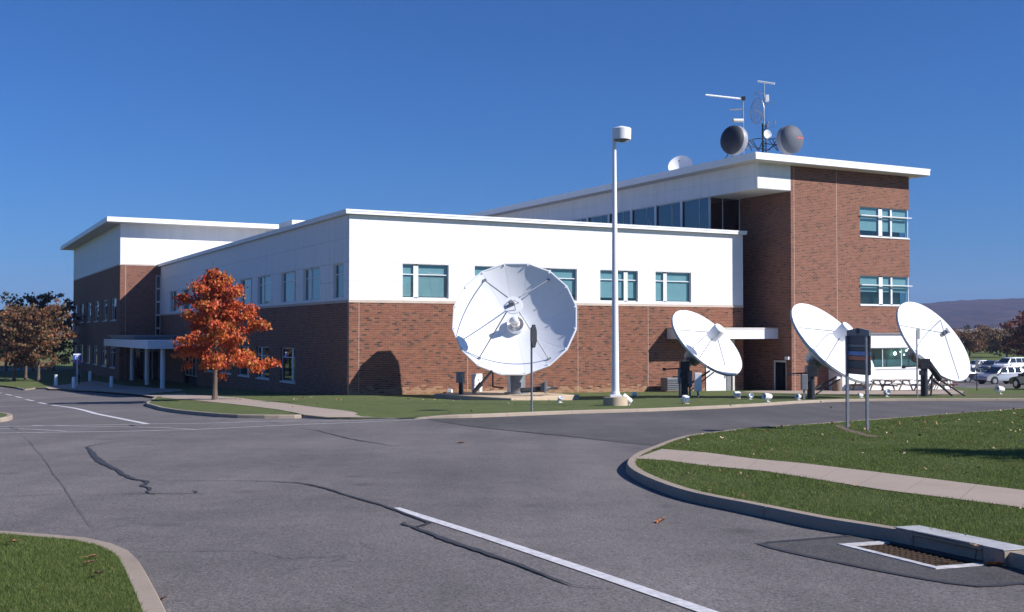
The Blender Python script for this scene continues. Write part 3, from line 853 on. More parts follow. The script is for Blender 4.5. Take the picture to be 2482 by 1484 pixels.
def window(mp, a0, z0, a1, z1, mull=(), transom=None, inset=.12, glass='glass', blind=1.0, fw=.055, sill=False, shade_bar=False, mw=.055):
    """a window: frame with mullions, panes, and a blind let down behind them"""
    fr_ = MB()
    d0, d1 = inset, inset + .07
    A = [a0] + [c for m_ in mull for c in m_] + [a1]          # mull: (start, end) of each post
    lbox(fr_, mp, a0, d0, z0, a0 + fw, d1, z1); lbox(fr_, mp, a1 - fw, d0, z0, a1, d1, z1)
    for (s, e) in mull: lbox(fr_, mp, s, d0 - .002, z0 + fw, e, d1, z1 - fw)
    edges = []
    lo = a0 + fw
    for (s, e) in mull: edges.append((lo, s)); lo = e
    edges.append((lo, a1 - fw))
    for (p, q) in edges:
        lbox(fr_, mp, p, d0, z0, q, d1, z0 + fw); lbox(fr_, mp, p, d0, z1 - fw, q, d1, z1)
        if transom: lbox(fr_, mp, p, d0, transom - fw / 2, q, d1, transom + fw / 2)
    w = fr_.build('window', M['frame'], bld)
    for (p, q) in edges:
        for (r, s) in (((z0 + fw, transom - fw / 2), (transom + fw / 2, z1 - fw)) if transom else ((z0 + fw, z1 - fw),)):
            pb = MB(); pb.quad([mp(p, d0 + .03, r), mp(q, d0 + .03, r), mp(q, d0 + .03, s), mp(p, d0 + .03, s)])
            pb.build('pane', M[glass], w)
        if blind > 0:
            zb = z1 - (z1 - z0) * blind
            bb = MB()
            n = max(2, int((z1 - zb) / .12))
            for k in range(n):
                za, zc = z1 - (z1 - zb) * k / n, z1 - (z1 - zb) * (k + 1) / n
                bb.quad([mp(p + .01, d0 + .123, za), mp(q - .01, d0 + .13, za), mp(q - .01, d0 + .119, zc), mp(p + .01, d0 + .119, zc)])
            bb.build('blind', M['blind'], w)
    if sill:
        sb = MB(); lbox(sb, mp, a0 - .03, -.05, z0 - .09, a1 + .03, inset + .05, z0 - .003)
        sb.build('sill', M['stone'] if sill == 'stone' else M['frame'], w)
    if shade_bar:
        sb = MB(); lbox(sb, mp, a0, -.16, transom - .035, a1 + .14, -.02, transom + .03)
        for k in range(4): lbox(sb, mp, a0 + .2 + k * (a1 - a0 - .4) / 3, -.02, transom - .03, a0 + .24 + k * (a1 - a0 - .4) / 3, inset, transom + .02)
        sb.build('sun_shade', M['frame'], w)
    return w

def part(name, b, m, **k): return b.build(name, m, bld, **k)
BASE = -4.2                       # walls run on into the ground

# ---------------- the low front wing
WX, WY = 29.2, 58.4
ZB0, ZB1, ZP1 = E0 + 1.72, E0 + 1.87, E0 + 6.84
ZR = E0 + 7.1
# window openings of the front, upper floor
f0 = front(0.0)
wz0, wz1, wtr = E0 + 2.02, E0 + 4.07, E0 + 3.45
fw_px = [((975, 1003), (1015, 1087)), ((1150, 1221), (1232, 1260)), ((1298, 1326), (1337, 1398)), ((1454.5, 1514), (1523.5, 1546)), ((1588.5, 1610), (1618.5, 1675))]
fholes = []
for (l_, r_) in fw_px:
    fholes.append(tuple(bx(u, 0) for u in (l_[0], l_[1], r_[0], r_[1])))
holes = [(h[0], wz0, h[3], wz1) for h in fholes]
xs = list(np.linspace(0, WX, 7))
zs = [ZB1, E0 + 3.0, E0 + 4.12, E0 + 5.5, ZP1]
for i in range(6):
    for j in range(4):
        plate('wall_panel', f0, (xs[i] if i else -.0, zs[j], xs[i + 1], zs[j + 1]), holes, .17, M['panel'], gap=.004)
for h, px_ in zip(fholes, fw_px):
    window(f0, h[0], wz0, h[3], wz1, [(h[1], h[2])], wtr, inset=.12, blind=random.choice([.88, .95, 1.0, .80]), mw=h[2] - h[1])
# bricks of the front, laid one by one on a mortar bed
plate('mortar_bed', f0, (0.0, BASE, WX, ZB0), [], .25, M['mortar'])
RH, BW, J = .1085, .315, .017
brick_mats = []
for nm, c in (('red_brick', (.205, .080, .052)), ('brown_red_brick', (.18, .072, .050)), ('orange_brick', (.235, .098, .062)), ('dark_brick', (.066, .040, .034)), ('smoky_brick', (.12, .062, .046)), ('stained_brick', (.32, .19, .115)), ('stained_red_brick', (.26, .13, .072))):
    brick_mats.append(mat(nm, c, .85, var=.14, scale=7, spec=.25))
cand = []
ztop = ZB0 - .003
nrow = int((ztop - (E0 - 4.5)) / RH)
for r in range(nrow):
    zt = ztop - r * RH; zb = zt - RH + J
    x = -(BW / 2 if r % 2 else 0.0); lastdark = False
    while x < WX:
        a, c = max(x, 0.006), min(x + BW - J, WX - .006)
        if c - a > .03:
            q = random.random()
            if lastdark and q < .16: q = .16 + random.random() * .84
            lastdark = q < .16
            hgt = (zb + zt) / 2 - (E0 - 3.72 - .016 * a)
            st = max(0, 1 - abs(hgt - .1) / .5)
            if random.random() < st * 1.2: mi = 5 if random.random() < .65 else 6
            else: mi = 3 if q < .085 else 4 if q < .16 else 0 if q < .52 else 1 if q < .78 else 2
            cand.append((a, c, zb, zt, mi, r))
        x += BW
def brick_box(b, a, c, zb, zt, d, m=0):
    b.quad([(a, d, zb), (c, d, zb), (c, d, zt), (a, d, zt)], m)
    b.quad([(a, 0, zt), (a, d, zt), (c, d, zt), (c, 0, zt)], m); b.quad([(a, 0, zb), (c, 0, zb), (c, d, zb), (a, d, zb)], m)
    b.quad([(a, 0, zb), (a, d, zb), (a, d, zt), (a, 0, zt)], m); b.quad([(c, 0, zb), (c, 0, zt), (c, d, zt), (c, d, zb)], m)
near = sorted([k for k, t in enumerate(cand) if t[1] - t[0] > BW - J - .01 and t[2] > E0 - 3.4 and t[0] > .3], key=lambda k: cand[k][0] + cand[k][5] * .02)[:298]
nearset = set(near)
rest = MB(); shared = {}
for k, (a, c, zb, zt, mi, r) in enumerate(cand):
    d = -.007 - random.random() * .004
    if k in nearset:
        if mi not in shared:
            b = MB(); brick_box(b, 0, BW - J, 0, RH - J, -.010)
            o = b.build('brick', brick_mats[mi], bld, loc=(a, 0, zb)); shared[mi] = o
        else:
            o = shared[mi].copy(); COL.objects.link(o); o.location = (a, 0, zb)
    else:
        brick_box(rest, a, c, zb, zt, d, mi)
me = bpy.data.meshes.new('brickwork'); me.from_pydata(rest.v, [], rest.f)
for m_ in brick_mats: me.materials.append(m_)
me.polygons.foreach_set('material_index', rest.m)
o = link('brickwork', me, bld); o['kind'] = 'stuff'
for u in (869.5, 1133, 1400, 1570):
    x = bx(u, 0); b = MB(); b.box(x - .012, -.014, BASE, x + .012, 0.0, ZB0 - .004); part('control_joint', b, M['stone'])
# stone band in blocks
x = -.03; k = 0
while x < WX:
    L = 1.15 if x + 2 < WX else WX - x
    b = MB(); b.box(x, -.035, ZB0, x + L - .008, .17, ZB1 - .004); part('stone_band', b, M['stone']); x += L

# the long side wall
l0 = left(0.0)
side_w = [(.94, 2.80, ())]
for k in range(5):
    o_ = 11.17 * k
    side_w.append((5.31 + o_, 8.79 + o_, ((6.30 + .55 + o_, 7.73 - .48 + o_),)) if False else (5.31 + o_, 8.79 + o_, ((7.47 + o_, 7.75 + o_),)))
    if o_ + 13.8 < 55: side_w.append((10.41 + o_, 13.81 + o_, ((11.16 + o_, 11.44 + o_),)))
holes = [(a, wz0, c, wz1) for a, c, _ in side_w]
ys = list(np.linspace(0.0, WY, 13))
for i in range(12):
    for j in range(4):
        plate('wall_panel', l0, (ys[i] + (.175 if i == 0 else 0), zs[j], ys[i + 1], zs[j + 1]), holes, .17, M['panel'], gap=.006)
b = MB(); b.box(0.0, .005, ZB1, .17, .17, ZP1)
for a, c, mu in side_w: window(l0, a, wz0, c, wz1, mu, wtr, inset=.14, blind=1.0)
low_w = [(10.5, 13.9, ((11.3, 11.62),)), (16.7, 20.2, ((19.0, 19.3),)), (22.1, 25.6, ((22.95, 23.25),)), (27.8, 31.3, ((30.2, 30.5),)), (33.2, 36.6, ((34.0, 34.3),))]
lz0, lz1, ltr = E0 - 3.36, E0 - 1.06, E0 - 1.72
holes = [(a, lz0, c, lz1) for a, c, _ in low_w] + [(40.5, BASE, 46.5, E0 - 1.6)]
plate('brick_wall', l0, (.25, BASE, WY, ZB0), holes, .25, M['brick'])
for a, c, mu in low_w: window(l0, a, lz0, c, lz1, mu, ltr, inset=.13, glass='glass_dark', blind=0, sill=True)
window(l0, 40.5, E0 - 4.1, 46.5, E0 - 1.6, ((41.9, 42.0), (43.4, 43.5), (44.9, 45.0)), E0 - 2.1, inset=.2, glass='glass_dark', blind=0)
x = -.03
while x < WY:
    b = MB(); b.box(-.035, max(x, .2), ZB0, .17, min(WY, x + 1.2) - .008, ZB1 - .004); part('stone_band', b, M['stone']); x += 1.2
# dark inside, other walls, roof and cornice
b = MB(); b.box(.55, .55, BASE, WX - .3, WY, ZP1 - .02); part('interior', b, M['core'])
plate('wall', lambda a, d, z: (WX - d, a, z), (.20, BASE, WY, ZP1), [], .25, M['panel'])
b = MB(); b.box(.02, .02, ZP1, WX - .02, WY, ZP1 + .06); part('roof', b, M['roof'])
b = MB(); b.box(-.30, -.30, ZP1 + .02, WX + .12, .0, ZR); b.box(-.30, 0.0, ZP1 + .02, 0.0, WY, ZR)
b.box(-.325, -.325, ZR - .09, WX + .145, -.302, ZR + .015); b.box(-.325, -.300, ZR - .09, -.302, WY, ZR + .015)
part('cornice', b, M['fascia'])
b = MB(); b.box(.02, .02, ZP1 + .06, WX + .1, .3, ZR - .02); b.box(.02, .3, ZP1 + .06, .3, WY, ZR - .02); part('parapet', b, M['roof'])
for k in range(6):
    b = MB(); x = 3 + k * 4.6; b.tube((x, .12, ZR - .03), (x, .12, ZR + .30), .012, .006, 5); part('lightning_rod', b, M['galv'])
b = MB(); b.box(4.1, 25, ZP1 + .06, 12, 28.7, E0 + 8.98); part('roof_screen', b, M['panel'])

# ---------------- the three-storey block on the right
PX, PY = 30.98, -2.94
TX1 = PX + 11.5
ZT = E0 + 11.52
ZRF = E0 + 11.98
fT = front(PY)
tw = []
for (v0, v1, vt) in ((500.3, 571.5, 521.5), (667.5, 738.5, 690.5)):
    a = bx(2085, PY); 
    tw.append((a, hz(v1, a, PY), TX1 - .02, hz(v0, a, PY), hz(vt, a, PY)))
holes = [(t[0], t[1], t[2] + .1, t[3]) for t in tw]
plate('brick_wall', fT, (PX, BASE - .4, TX1, ZT - .01), holes, .25, M['brick'])
plate('brick_wall', left(PX), (PY + .25, BASE - .4, 6.0, ZT - .01), [(by(1886, PX) if False else PY + .55, E0 - 4.3, PY + 1.95, E0 - 1.95)], .25, M['brick'])
# the windows wrap the far corner
for t in tw:
    m0 = bx(2133, PY); m1 = bx(2142, PY); n0 = bx(2161.5, PY); n1 = bx(2165.5, PY)
    window(fT, t[0], t[1], t[2], t[3], ((m0, m1), (n0, n1)), t[4], inset=.10, blind=.80 if t is tw[0] else .55, sill=True, shade_bar=True)
rT = lambda a, d, z: (TX1 - d, a, z)
plate('brick_wall', rT, (PY + .25, BASE - .4, 40, ZT - .01), [(PY + .2, t[1], PY + 1.6, t[3]) for t in tw], .25, M['brick'])
for t in tw: window(rT, PY + .27, t[1], PY + 1.58, t[3], (), t[4], inset=.10, blind=0)
for u in (1925.5, 2029):
    x = bx(u, PY); b = MB(); b.box(x - .014, PY - .006, BASE, x + .014, PY - .001, ZT - .05); part('control_joint', b, M['stone'])
# white upper volume over the strip of glass
VX, VZ = 28.03, E0 + 9.78
lV = left(VX)
fV = front(PY - .001)
ysV = list(np.linspace(PY, WY, 10))
plate('wall_panel', fV, (VX, VZ, PX - .003, E0 + 10.7), [], .2, M['panel'], gap=.006)
plate('wall_panel', fV, (VX, E0 + 10.7, PX - .003, ZT - .01), [], .2, M['panel'], gap=.006)
for i in range(9):
    for (p, q) in ((VZ, E0 + 10.7), (E0 + 10.7, ZT - .01)):
        plate('wall_panel', lV, (ysV[i] + (.205 if i == 0 else 0), p, ysV[i + 1], q), [], .2, M['panel'], gap=.004)
b = MB(); b.box(VX + .03, PY + .03, VZ - .03, PX - .006, 2.36, VZ + .02); part('soffit', b, M['panel'])
# glass strip
GY = 2.4
lG, fG = left(VX + .12), front(GY)
step = 3.3
y = GY + .05
while y < WY - 1:
    window(lG, y, ZR - .25, min(y + step, WY) - .06, VZ, ((y + 1.1, y + 1.14),), None, inset=.0, glass='glass_dark', blind=0, fw=.05)
    if y > GY + .1:
        b = MB(); b.box(VX + .02, y - .22, ZR - .2, VX + .11, y - .0, VZ - .003); part('glass_mullion', b, M['panel'])
    y += step
window(fG, VX + .20, ZR - .25, PX - .02, VZ - .03, ((29.35, 29.39), (30.9, 30.93)), None, inset=.0, glass='glass_dark', blind=0, fw=.04)
plate('brick_wall', fG, (WX + .02, BASE - .3, PX - .003, ZR - .26), [(WX + .3, BASE - .2, PX - .3, E0 - 1.6)], .25, M['brick'])
window(fG, WX + .3, E0 - 4.3, PX - .3, E0 - 1.6, ((WX + .85, WX + .92),), None, inset=.12, glass='glass_dark', blind=0)
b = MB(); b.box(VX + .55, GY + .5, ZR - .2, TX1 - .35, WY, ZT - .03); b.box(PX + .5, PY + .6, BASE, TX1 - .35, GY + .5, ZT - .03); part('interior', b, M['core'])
# roof slab
OV = 1.05
b = MB(); b.box(VX - OV, PY - OV, ZT, TX1 + OV, WY + 1, ZRF)
part('roof', b, M['fascia'], bevel=.02)
b = MB(); b.box(VX - OV - .02, PY - OV - .02, ZRF - .12, TX1 + OV + .02, PY - OV - .002, ZRF + .02)
b.box(VX - OV - .02, PY - OV, ZRF - .12, VX - OV - .002, WY + 1, ZRF + .02); part('roof_edge', b, M['fascia'])
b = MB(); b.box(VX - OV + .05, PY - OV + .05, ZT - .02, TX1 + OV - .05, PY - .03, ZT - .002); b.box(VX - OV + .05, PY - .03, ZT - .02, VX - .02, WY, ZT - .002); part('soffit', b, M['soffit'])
# glass door and wall lamp in the shaded side of the block
window(left(PX), PY + .58, E0 - 4.28, PY + 1.92, E0 - 1.98, (), None, inset=.10, glass='glass_dark', blind=0, fw=.13).name = 'door'
b = MB(); b.box(PX - .22, PY + .12, E0 - 1.92, PX - .003, PY + .48, E0 - 1.70); part('wall_lamp', b, M['white_box'], bevel=.02)
# ground-floor bay under the windows
BYF = PY - 1.3
b0, b1 = bx(2040, BYF), bx(2306, BYF)
zt_ = hz(811, b0 + 3, BYF); zf_ = hz(843.5, b0 + 3, BYF); zg = hz(893, b0 + 3, BYF)
fB = front(BYF)
for i in range(3):
    p, q = b0 + (b1 - b0) * i / 3, b0 + (b1 - b0) * (i + 1) / 3
    plate('wall_panel', fB, (p, BASE - .4, q, zg), [], .25, M['panel'], gap=.005)
    plate('wall_panel', fB, (p, zf_, q, zt_), [], .25, M['panel'], gap=.005)
mm = [(bx(u, BYF), bx(u, BYF) + .05) for u in (2141, 2187, 2240)]
window(fB, b0 + .02, zg, b1 - .02, zf_, mm, None, inset=.14, glass='glass', blind=0, fw=.06, sill=True)
lamp_m, ln_, ll_, lb_ = new_mat('pendant_lamp_glow'); lb_.inputs['Emission Color'].default_value = (1, .95, .85, 1); lb_.inputs['Emission Strength'].default_value = 9
for (u, v, r) in ((2168, 857, .12), (2182, 853, .06), (2197, 850, .09), (2203, 845.5, .10), (2190, 860, .05), (2212, 846, .05)):
    x = bx(u, BYF + .6); z = hz(v, x, BYF + .6)
    b = MB(); b.lathe([(.0001, -r), (r * .8, -r * .6), (r, 0), (r * .8, r * .6), (.0001, r)], Matrix.Translation((x, BYF + .6, z)), 10); o = part('pendant_lamp', b, lamp_m, smooth_=True)
    b = MB(); b.tube((x, BYF + .6, z + r), (x, BYF + .6, zf_ + .3), .008, .008, 4); b.build('cord', M['dark_metal'], o)
lB = left(b0)
plate('wall_panel', lB, (BYF + .26, BASE - .4, PY, zt_), [], .2, M['panel'])
plate('wall_panel', lambda a, d, z: (b1 - d, a, z), (BYF + .26, BASE - .4, 4, zt_), [], .2, M['panel'])
b = MB(); b.box(b0 - .08, BYF - .10, zt_ + .002, b1 + .08, PY - .008, zt_ + .10); part('roof', b, M['mid_metal'])
b = MB(); b.box(b0 + .4, BYF + .9, BASE, b1 - .4, PY - .05, zt_ - .05); part('interior', b, M['bay_room'])
b = MB(); b.box(TX1 + .05, PY - .05, BASE, b1 - .21, 4, zt_ + .1); part('wall', b, M['panel'])

# ---------------- canopy over the side door, service door
cz0, cz1 = E0 - .47, E0 + .20
cx0 = bx(1615, 0) 
b = MB(); b.box(cx0, -1.6, cz0, PX - .004, -.04, cz1); b.box(WX + .03, -.04, cz0, PX - .004, GY - .01, cz1); part('canopy', b, M['fascia'])
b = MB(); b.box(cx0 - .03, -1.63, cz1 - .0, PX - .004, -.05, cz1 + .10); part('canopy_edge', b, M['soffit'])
dx0, dx1 = bx(1709, 0), bx(1757, 0)
b = MB(); b.box(dx0, -.07, BASE, (dx0 + dx1) / 2 - .01, -.015, E0 - 1.75); b.box((dx0 + dx1) / 2 + .0, -.07, BASE, dx1, -.015, E0 - 1.75); d_ = part('service_door', b, M['white_box'])
b = MB(); b.box(dx1 - .12, -.12, E0 - 3.2, dx1 - .07, -.072, E0 - 3.0); b.build('handle', M['galv'], d_)
b = MB(); b.box(dx1 + .05, -.10, BASE, dx1 + .42, -.015, E0 - 2.0); part('meter_cabinet', b, M['mid_metal'])
b = MB(); b.box(dx1 + .55, -.13, BASE, dx1 + .72, -.015, E0 - .5); part('downpipe', b, M['soffit'])

# ---------------- the three-storey block on the far left
LX, LY, LY1 = -4.05, WY, 99.5
LXR = 11.2
fL, lL = front(LY), left(LX)
LB0 = E0 + 6.92
LT = E0 + 11.25
gx0, gx1 = bx(376.5, LY), bx(389, LY)
plate('brick_wall', fL, (LX, BASE - .5, LXR, LB0), [(gx0, E0 - 1.0, gx1, E0 + 5.95), (LX + 1.2, BASE, 0.0, E0 - 1.5)], .25, M['brick'])
rows = (((235, 244.6), (254.5, 265), (277, 289), (299, 314), (326.6, 341), (352.5, 369.7)), E0 + 1.25, E0 + 3.62, E0 + 2.95), (((235, 244), (254, 264.5), (276, 287), (298, 310.5), (324, 339.5), (350, 367)), E0 - 3.82, E0 - 1.62, E0 - 2.2)
holes = []
for px_, z0_, z1_, zt2 in rows:
    for (p, q) in px_: 
        y1_, y0_ = by(p / 1.3156, LX), by(q / 1.3156, LX)
        holes.append((y0_, z0_, y1_, z1_, zt2))
plate('brick_wall', lL, (LY + .25, BASE - .5, LY1, LB0), [h[:4] for h in holes], .25, M['brick'])
for h in holes:
    mu = h[0] + (h[2] - h[0]) * .62
    window(lL, h[0], h[1], h[2], h[3], ((mu, mu + .14),), h[4], inset=.12, glass='glass_dark', blind=0, sill=True, fw=.09)
ysL = list(np.linspace(LY, LY1, 9))
zsL = [LB0 + .14, E0 + 8.35, E0 + 9.8, LT - .01]
for i in range(8):
    for j in range(3): plate('wall_panel', lL, (ysL[i] + (.205 if i == 0 else 0), zsL[j], ysL[i + 1], zsL[j + 1]), [], .2, M['panel'], gap=.006)
xsL = list(np.linspace(LX, LXR, 4))
for i in range(3):
    for j in range(3): plate('wall_panel', fL, (xsL[i], zsL[j], xsL[i + 1], zsL[j + 1]), [], .2, M['panel'], gap=.004)
b = MB(); b.box(LX - .04, LY - .04, LB0 + .002, LXR, LY + .2, LB0 + .135); b.box(LX - .04, LY + .2, LB0 + .002, LX + .2, LY1, LB0 + .135); part('stone_band', b, M['stone'])
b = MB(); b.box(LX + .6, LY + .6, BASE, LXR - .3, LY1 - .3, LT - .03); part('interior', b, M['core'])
plate('wall', lambda a, d, z: (LXR - d, a, z), (LY + .2, ZP1, LY1, LT - .01), [], .25, M['panel'])
plate('wall', lambda a, d, z: (a, LY1 - d, z), (LX, BASE, LXR, LT - .01), [], .25, M['panel'])
LO = 1.55
b = MB(); b.box(LX - LO, LY - LO, LT, LXR + 1.0, LY1 + LO, E0 + 11.75); part('roof', b, M['fascia'], bevel=.02)
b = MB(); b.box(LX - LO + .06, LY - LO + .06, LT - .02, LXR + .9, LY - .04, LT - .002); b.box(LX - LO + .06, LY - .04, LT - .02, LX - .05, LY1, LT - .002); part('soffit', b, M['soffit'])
x = bx(303.5, LY); b = MB(); b.box(x - .02, LY - .006, BASE, x + .02, LY - .001, LB0 - .01); part('control_joint', b, M['stone'])
# stair glazing in the inner corner
n = 5; zz = np.linspace(E0 - 1.0, E0 + 5.95, n + 1)
for k in range(n):
    window(fL, gx0 + .01, zz[k] + .01, gx1 - .01, zz[k + 1] - .01, (), None, inset=.03, glass='glass_dark', blind=0, fw=.07)
# entrance canopy on three round columns
ez0, ez1 = E0 - 1.40, E0 - .72
b = MB(); b.box(-5.6, 33.0, ez0, -.05, LY - .05, ez1); part('entrance_canopy', b, M['fascia'], bevel=.02)
b = MB(); b.box(-5.2, 44.0, ez1 + .25, -.05, LY - .06, ez1 + .40); b.box(-4.9, 44.3, ez1, -.06, LY - .07, ez1 + .25); part('canopy_skylight', b, M['mid_metal'])
for (u, yy) in ((395.5, 34.5), (357.5, 45.0), (321, 55.5)):
    p = None
    best = min(np.linspace(-5.3, -.5, 200), key=lambda X: abs(CX + F * loc2w(X, yy).x / loc2w(X, yy).y - u))
    b = MB(); b.tube((best, yy, BASE), (best, yy, ez0 - .002), .20, .20, 20); part('column', b, M['fascia'], smooth_=True)
window(fL, LX + 1.2, BASE + .3, -.05, E0 - 1.5, ((-1.6, -1.5), (-.8, -.7)), E0 - 2.0, inset=.12, glass='glass_dark', blind=0)

# ================================================================== OBJECTS
def frame_from(axis, up=(0, 0, 1), origin=(0, 0, 0)):
    """matrix whose local z runs along axis"""
    z = Vector(axis).normalized(); x = Vector(up).cross(z).normalized(); y = z.cross(x)
    m = Matrix((x, y, z)).transposed().to_4x4(); m.translation = Vector(origin); return m

def ground_pt(u, v, dz=0.12):
    p = G(u, v, dz)
    for _ in range(12):                       # settle on the uneven lawn
        h = zl(p.x, p.y) - gz(p.y)
        p = G(u, v, h)
    p.z = zl(p.x, p.y); return p

# ---------------- the large dish
BASEP = Vector((0.25, 61.2, -1.72))
slab = None
zs_ = -1.70
b = MB()
s0 = W(1238.5, 963, 57.0); 
e1 = Vector((.74, .67, 0)) ; e2 = Vector((-.70, .714, 0))
P = [s0, s0 + e1 * 5.1, s0 + e1 * 5.1 + e2 * 6.2, s0 + e2 * 6.2]
b.prism([(p.x, p.y) for p in P], -2.6, zs_)
slab = b.build('foundation_slab', M['slab'], bevel=.03)
tag(slab, 'raised square concrete slab on the lawn under the largest dish', 'concrete slab')

dish = empty('satellite_dish', BASEP, 0, label='largest white satellite dish, many-sided, facing the road on a stout grey pedestal', cat='satellite dish', group='satellite dishes around the building')
ax = Vector((-.055, -math.cos(R(25.5)), math.sin(R(25.5)))).normalized()
RC = W(1247, 770, 60.7) - BASEP               # centre of the rim, relative to the pedestal
RAD, FOC = 3.445, 2.55
DEP = RAD * RAD / 4 / FOC
VT = RC - ax * DEP
FM = frame_from(ax, origin=VT)
NP = 16
def para(r): return r * r / 4 / FOC
for k in range(NP):
    a0, a1 = 2 * math.pi * (k - .5) / NP + .0015, 2 * math.pi * (k + .5) / NP - .0015
    b = MB(); rs = [.42, .8, 1.2, 1.6, 2.0, 2.4, 2.8, 3.1, RAD]
    NS = 4
    def pp_(i, k2, t):
        # the inner rings are curved, the rim edge of each petal is straight
        r, a = rs[i], a0 + (a1 - a0) * k2 / NS
        f = (i / (len(rs) - 1)) ** 6
        P1 = Vector((r * math.cos(a), r * math.sin(a), 0))
        P2 = Vector((r * math.cos(a0), r * math.sin(a0), 0)).lerp(Vector((r * math.cos(a1), r * math.sin(a1), 0)), k2 / NS)
        P_ = P1.lerp(P2, f); P_.z = para(P_.length) + t
        return FM @ P_
    for i in range(len(rs) - 1):
        for (t, s_) in ((0, 1), (-.045, -1)):
            for k2 in range(NS):
                q = [pp_(i, k2, t), pp_(i + 1, k2, t), pp_(i + 1, k2 + 1, t), pp_(i, k2 + 1, t)]
                b.quad(q if s_ > 0 else list(reversed(q)))
    for a in (a0, a1):
        for i in range(len(rs) - 1):
            b.quad([FM @ Vector((r * math.cos(a), r * math.sin(a), para(r) + t)) for (r, t) in ((rs[i], 0), (rs[i + 1], 0), (rs[i + 1], -.045), (rs[i], -.045))])
    b.build('panel', M['dish'], dish, smooth_=True)
b = MB()
for k in range(NP):
    a0, a1 = 2 * math.pi * (k - .5) / NP, 2 * math.pi * (k + .5) / NP
    def rp(r, a, z): return FM @ Vector((r * math.cos(a), r * math.sin(a), z))
    Rr, z0_, z1_ = RAD + .004, para(RAD) - .10, para(RAD) + .02
    A = [rp(Rr, a0, z0_), rp(Rr + .07, a0, z0_), rp(Rr + .07, a0, z1_), rp(Rr, a0, z1_)]
    B = [rp(Rr, a1, z0_), rp(Rr + .07, a1, z0_), rp(Rr + .07, a1, z1_), rp(Rr, a1, z1_)]
    for i in range(4): b.quad([A[i], A[(i + 1) % 4], B[(i + 1) % 4], B[i]])
    b.obox(rp(Rr - .05, a0, para(RAD) + .01), (FM.to_3x3() @ Vector((math.cos(a0), math.sin(a0), 0))) * .05, (FM.to_3x3() @ Vector((-math.sin(a0), math.cos(a0), 0))) * .035, ax * .02)
b.build('rim', M['dish'], dish)
for k in range(NP):
    a = 2 * math.pi * (k + .5) / NP
    b = MB()
    c, s_ = math.cos(a), math.sin(a)
    t = FM.to_3x3() @ Vector((-s_, c, 0)) * .02
    rr_ = np.linspace(.6, RAD - .1, 8)
    q = [FM @ Vector((r * c, r * s_, para(r) - .07)) for r in rr_] + [FM @ Vector((r * c, r * s_, z)) for (r, z) in ((RAD - .1, para(RAD - .1) - .16), (.6, -.75))]
    for i in range(7):
        lo0, lo1 = q[9].lerp(q[8], i / 7), q[9].lerp(q[8], (i + 1) / 7)
        b.quad([q[i] + t, q[i + 1] + t, lo1 + t, lo0 + t]); b.quad([lo0 - t, lo1 - t, q[i + 1] - t, q[i] - t])
        b.quad([q[i] + t, q[i] - t, q[i + 1] - t, q[i + 1] + t]); b.quad([lo0 + t, lo1 + t, lo1 - t, lo0 - t])
    b.build('rib', M['dish_back'], dish)
b = MB(); b.lathe([(.62, -.85), (.62, -.02), (.45, .02)], FM, 20); hub = b.build('hub', M['dish_back'], dish, smooth_=True)
b = MB(); b.lathe([(.50, .05), (.50, .34), (.47, .36), (.47, .10), (.24, .09), (.24, .12)], FM, 24); fd = b.build('feed_housing', M['dish'], dish, smooth_=True)
b = MB(); b.lathe([(.26, .09), (.26, .45), (.20, .60), (.18, .98), (.13, 1.02), (.0, 1.03)], FM, 20); b.build('feed_horn', M['white_box'], fd, smooth_=True)
b = MB(); b.lathe([(.275, .30), (.29, .34), (.275, .38)], FM, 20); b.lathe([(.20, .62), (.22, .66), (.20, .70)], FM, 20); b.build('feed_ring', M['brass'], fd, smooth_=True)
SZ = 2.62
b = MB(); b.lathe([(.52, SZ + .10), (.53, SZ + .06), (.44, SZ - .04), (.25, SZ - .14), (.0, SZ - .20)], FM, 28); b.lathe([(.0, SZ + .04), (.50, SZ + .085)], FM, 28)
sub = b.build('subreflector', M['dish'], dish, smooth_=True)
b = MB()
for t in np.linspace(0, 2 * math.pi, 5)[:-1] + .4:
    p = FM @ Vector((.34 * math.cos(t), .34 * math.sin(t), SZ + .1)); b.tube(p, FM @ Vector((.08 * math.cos(t + .6), .08 * math.sin(t + .6), SZ + .52)), .022, n=6)
b.tube(FM @ Vector((0, 0, SZ + .08)), FM @ Vector((0, 0, SZ + .56)), .07, .03, 8)
b.obox(FM @ Vector((-.12, .02, SZ + .25)), FM.to_3x3() @ Vector((.11, .05, 0)), FM.to_3x3() @ Vector((-.03, .08, 0)), ax * .10)
b.build('mount', M['mid_metal'], sub)
ends = []
for (sx, sy) in ((-.52, .72), (.53, .72), (-.56, -.70), (.56, -.70)):
    r = math.hypot(sx, sy) * RAD * .90 / .9
    e = FM @ Vector((sx * RAD, sy * RAD, para(r)))
    i_ = FM @ Vector((sx * .62, sy * .62, SZ + .12))
    b = MB(); b.tube(e, i_, .035, n=6); b.obox(e, FM.to_3x3() @ Vector((.10, .05, 0)), FM.to_3x3() @ Vector((-.03, .06, 0)), ax * .05)
    b.build('strut', M['galv'], dish)
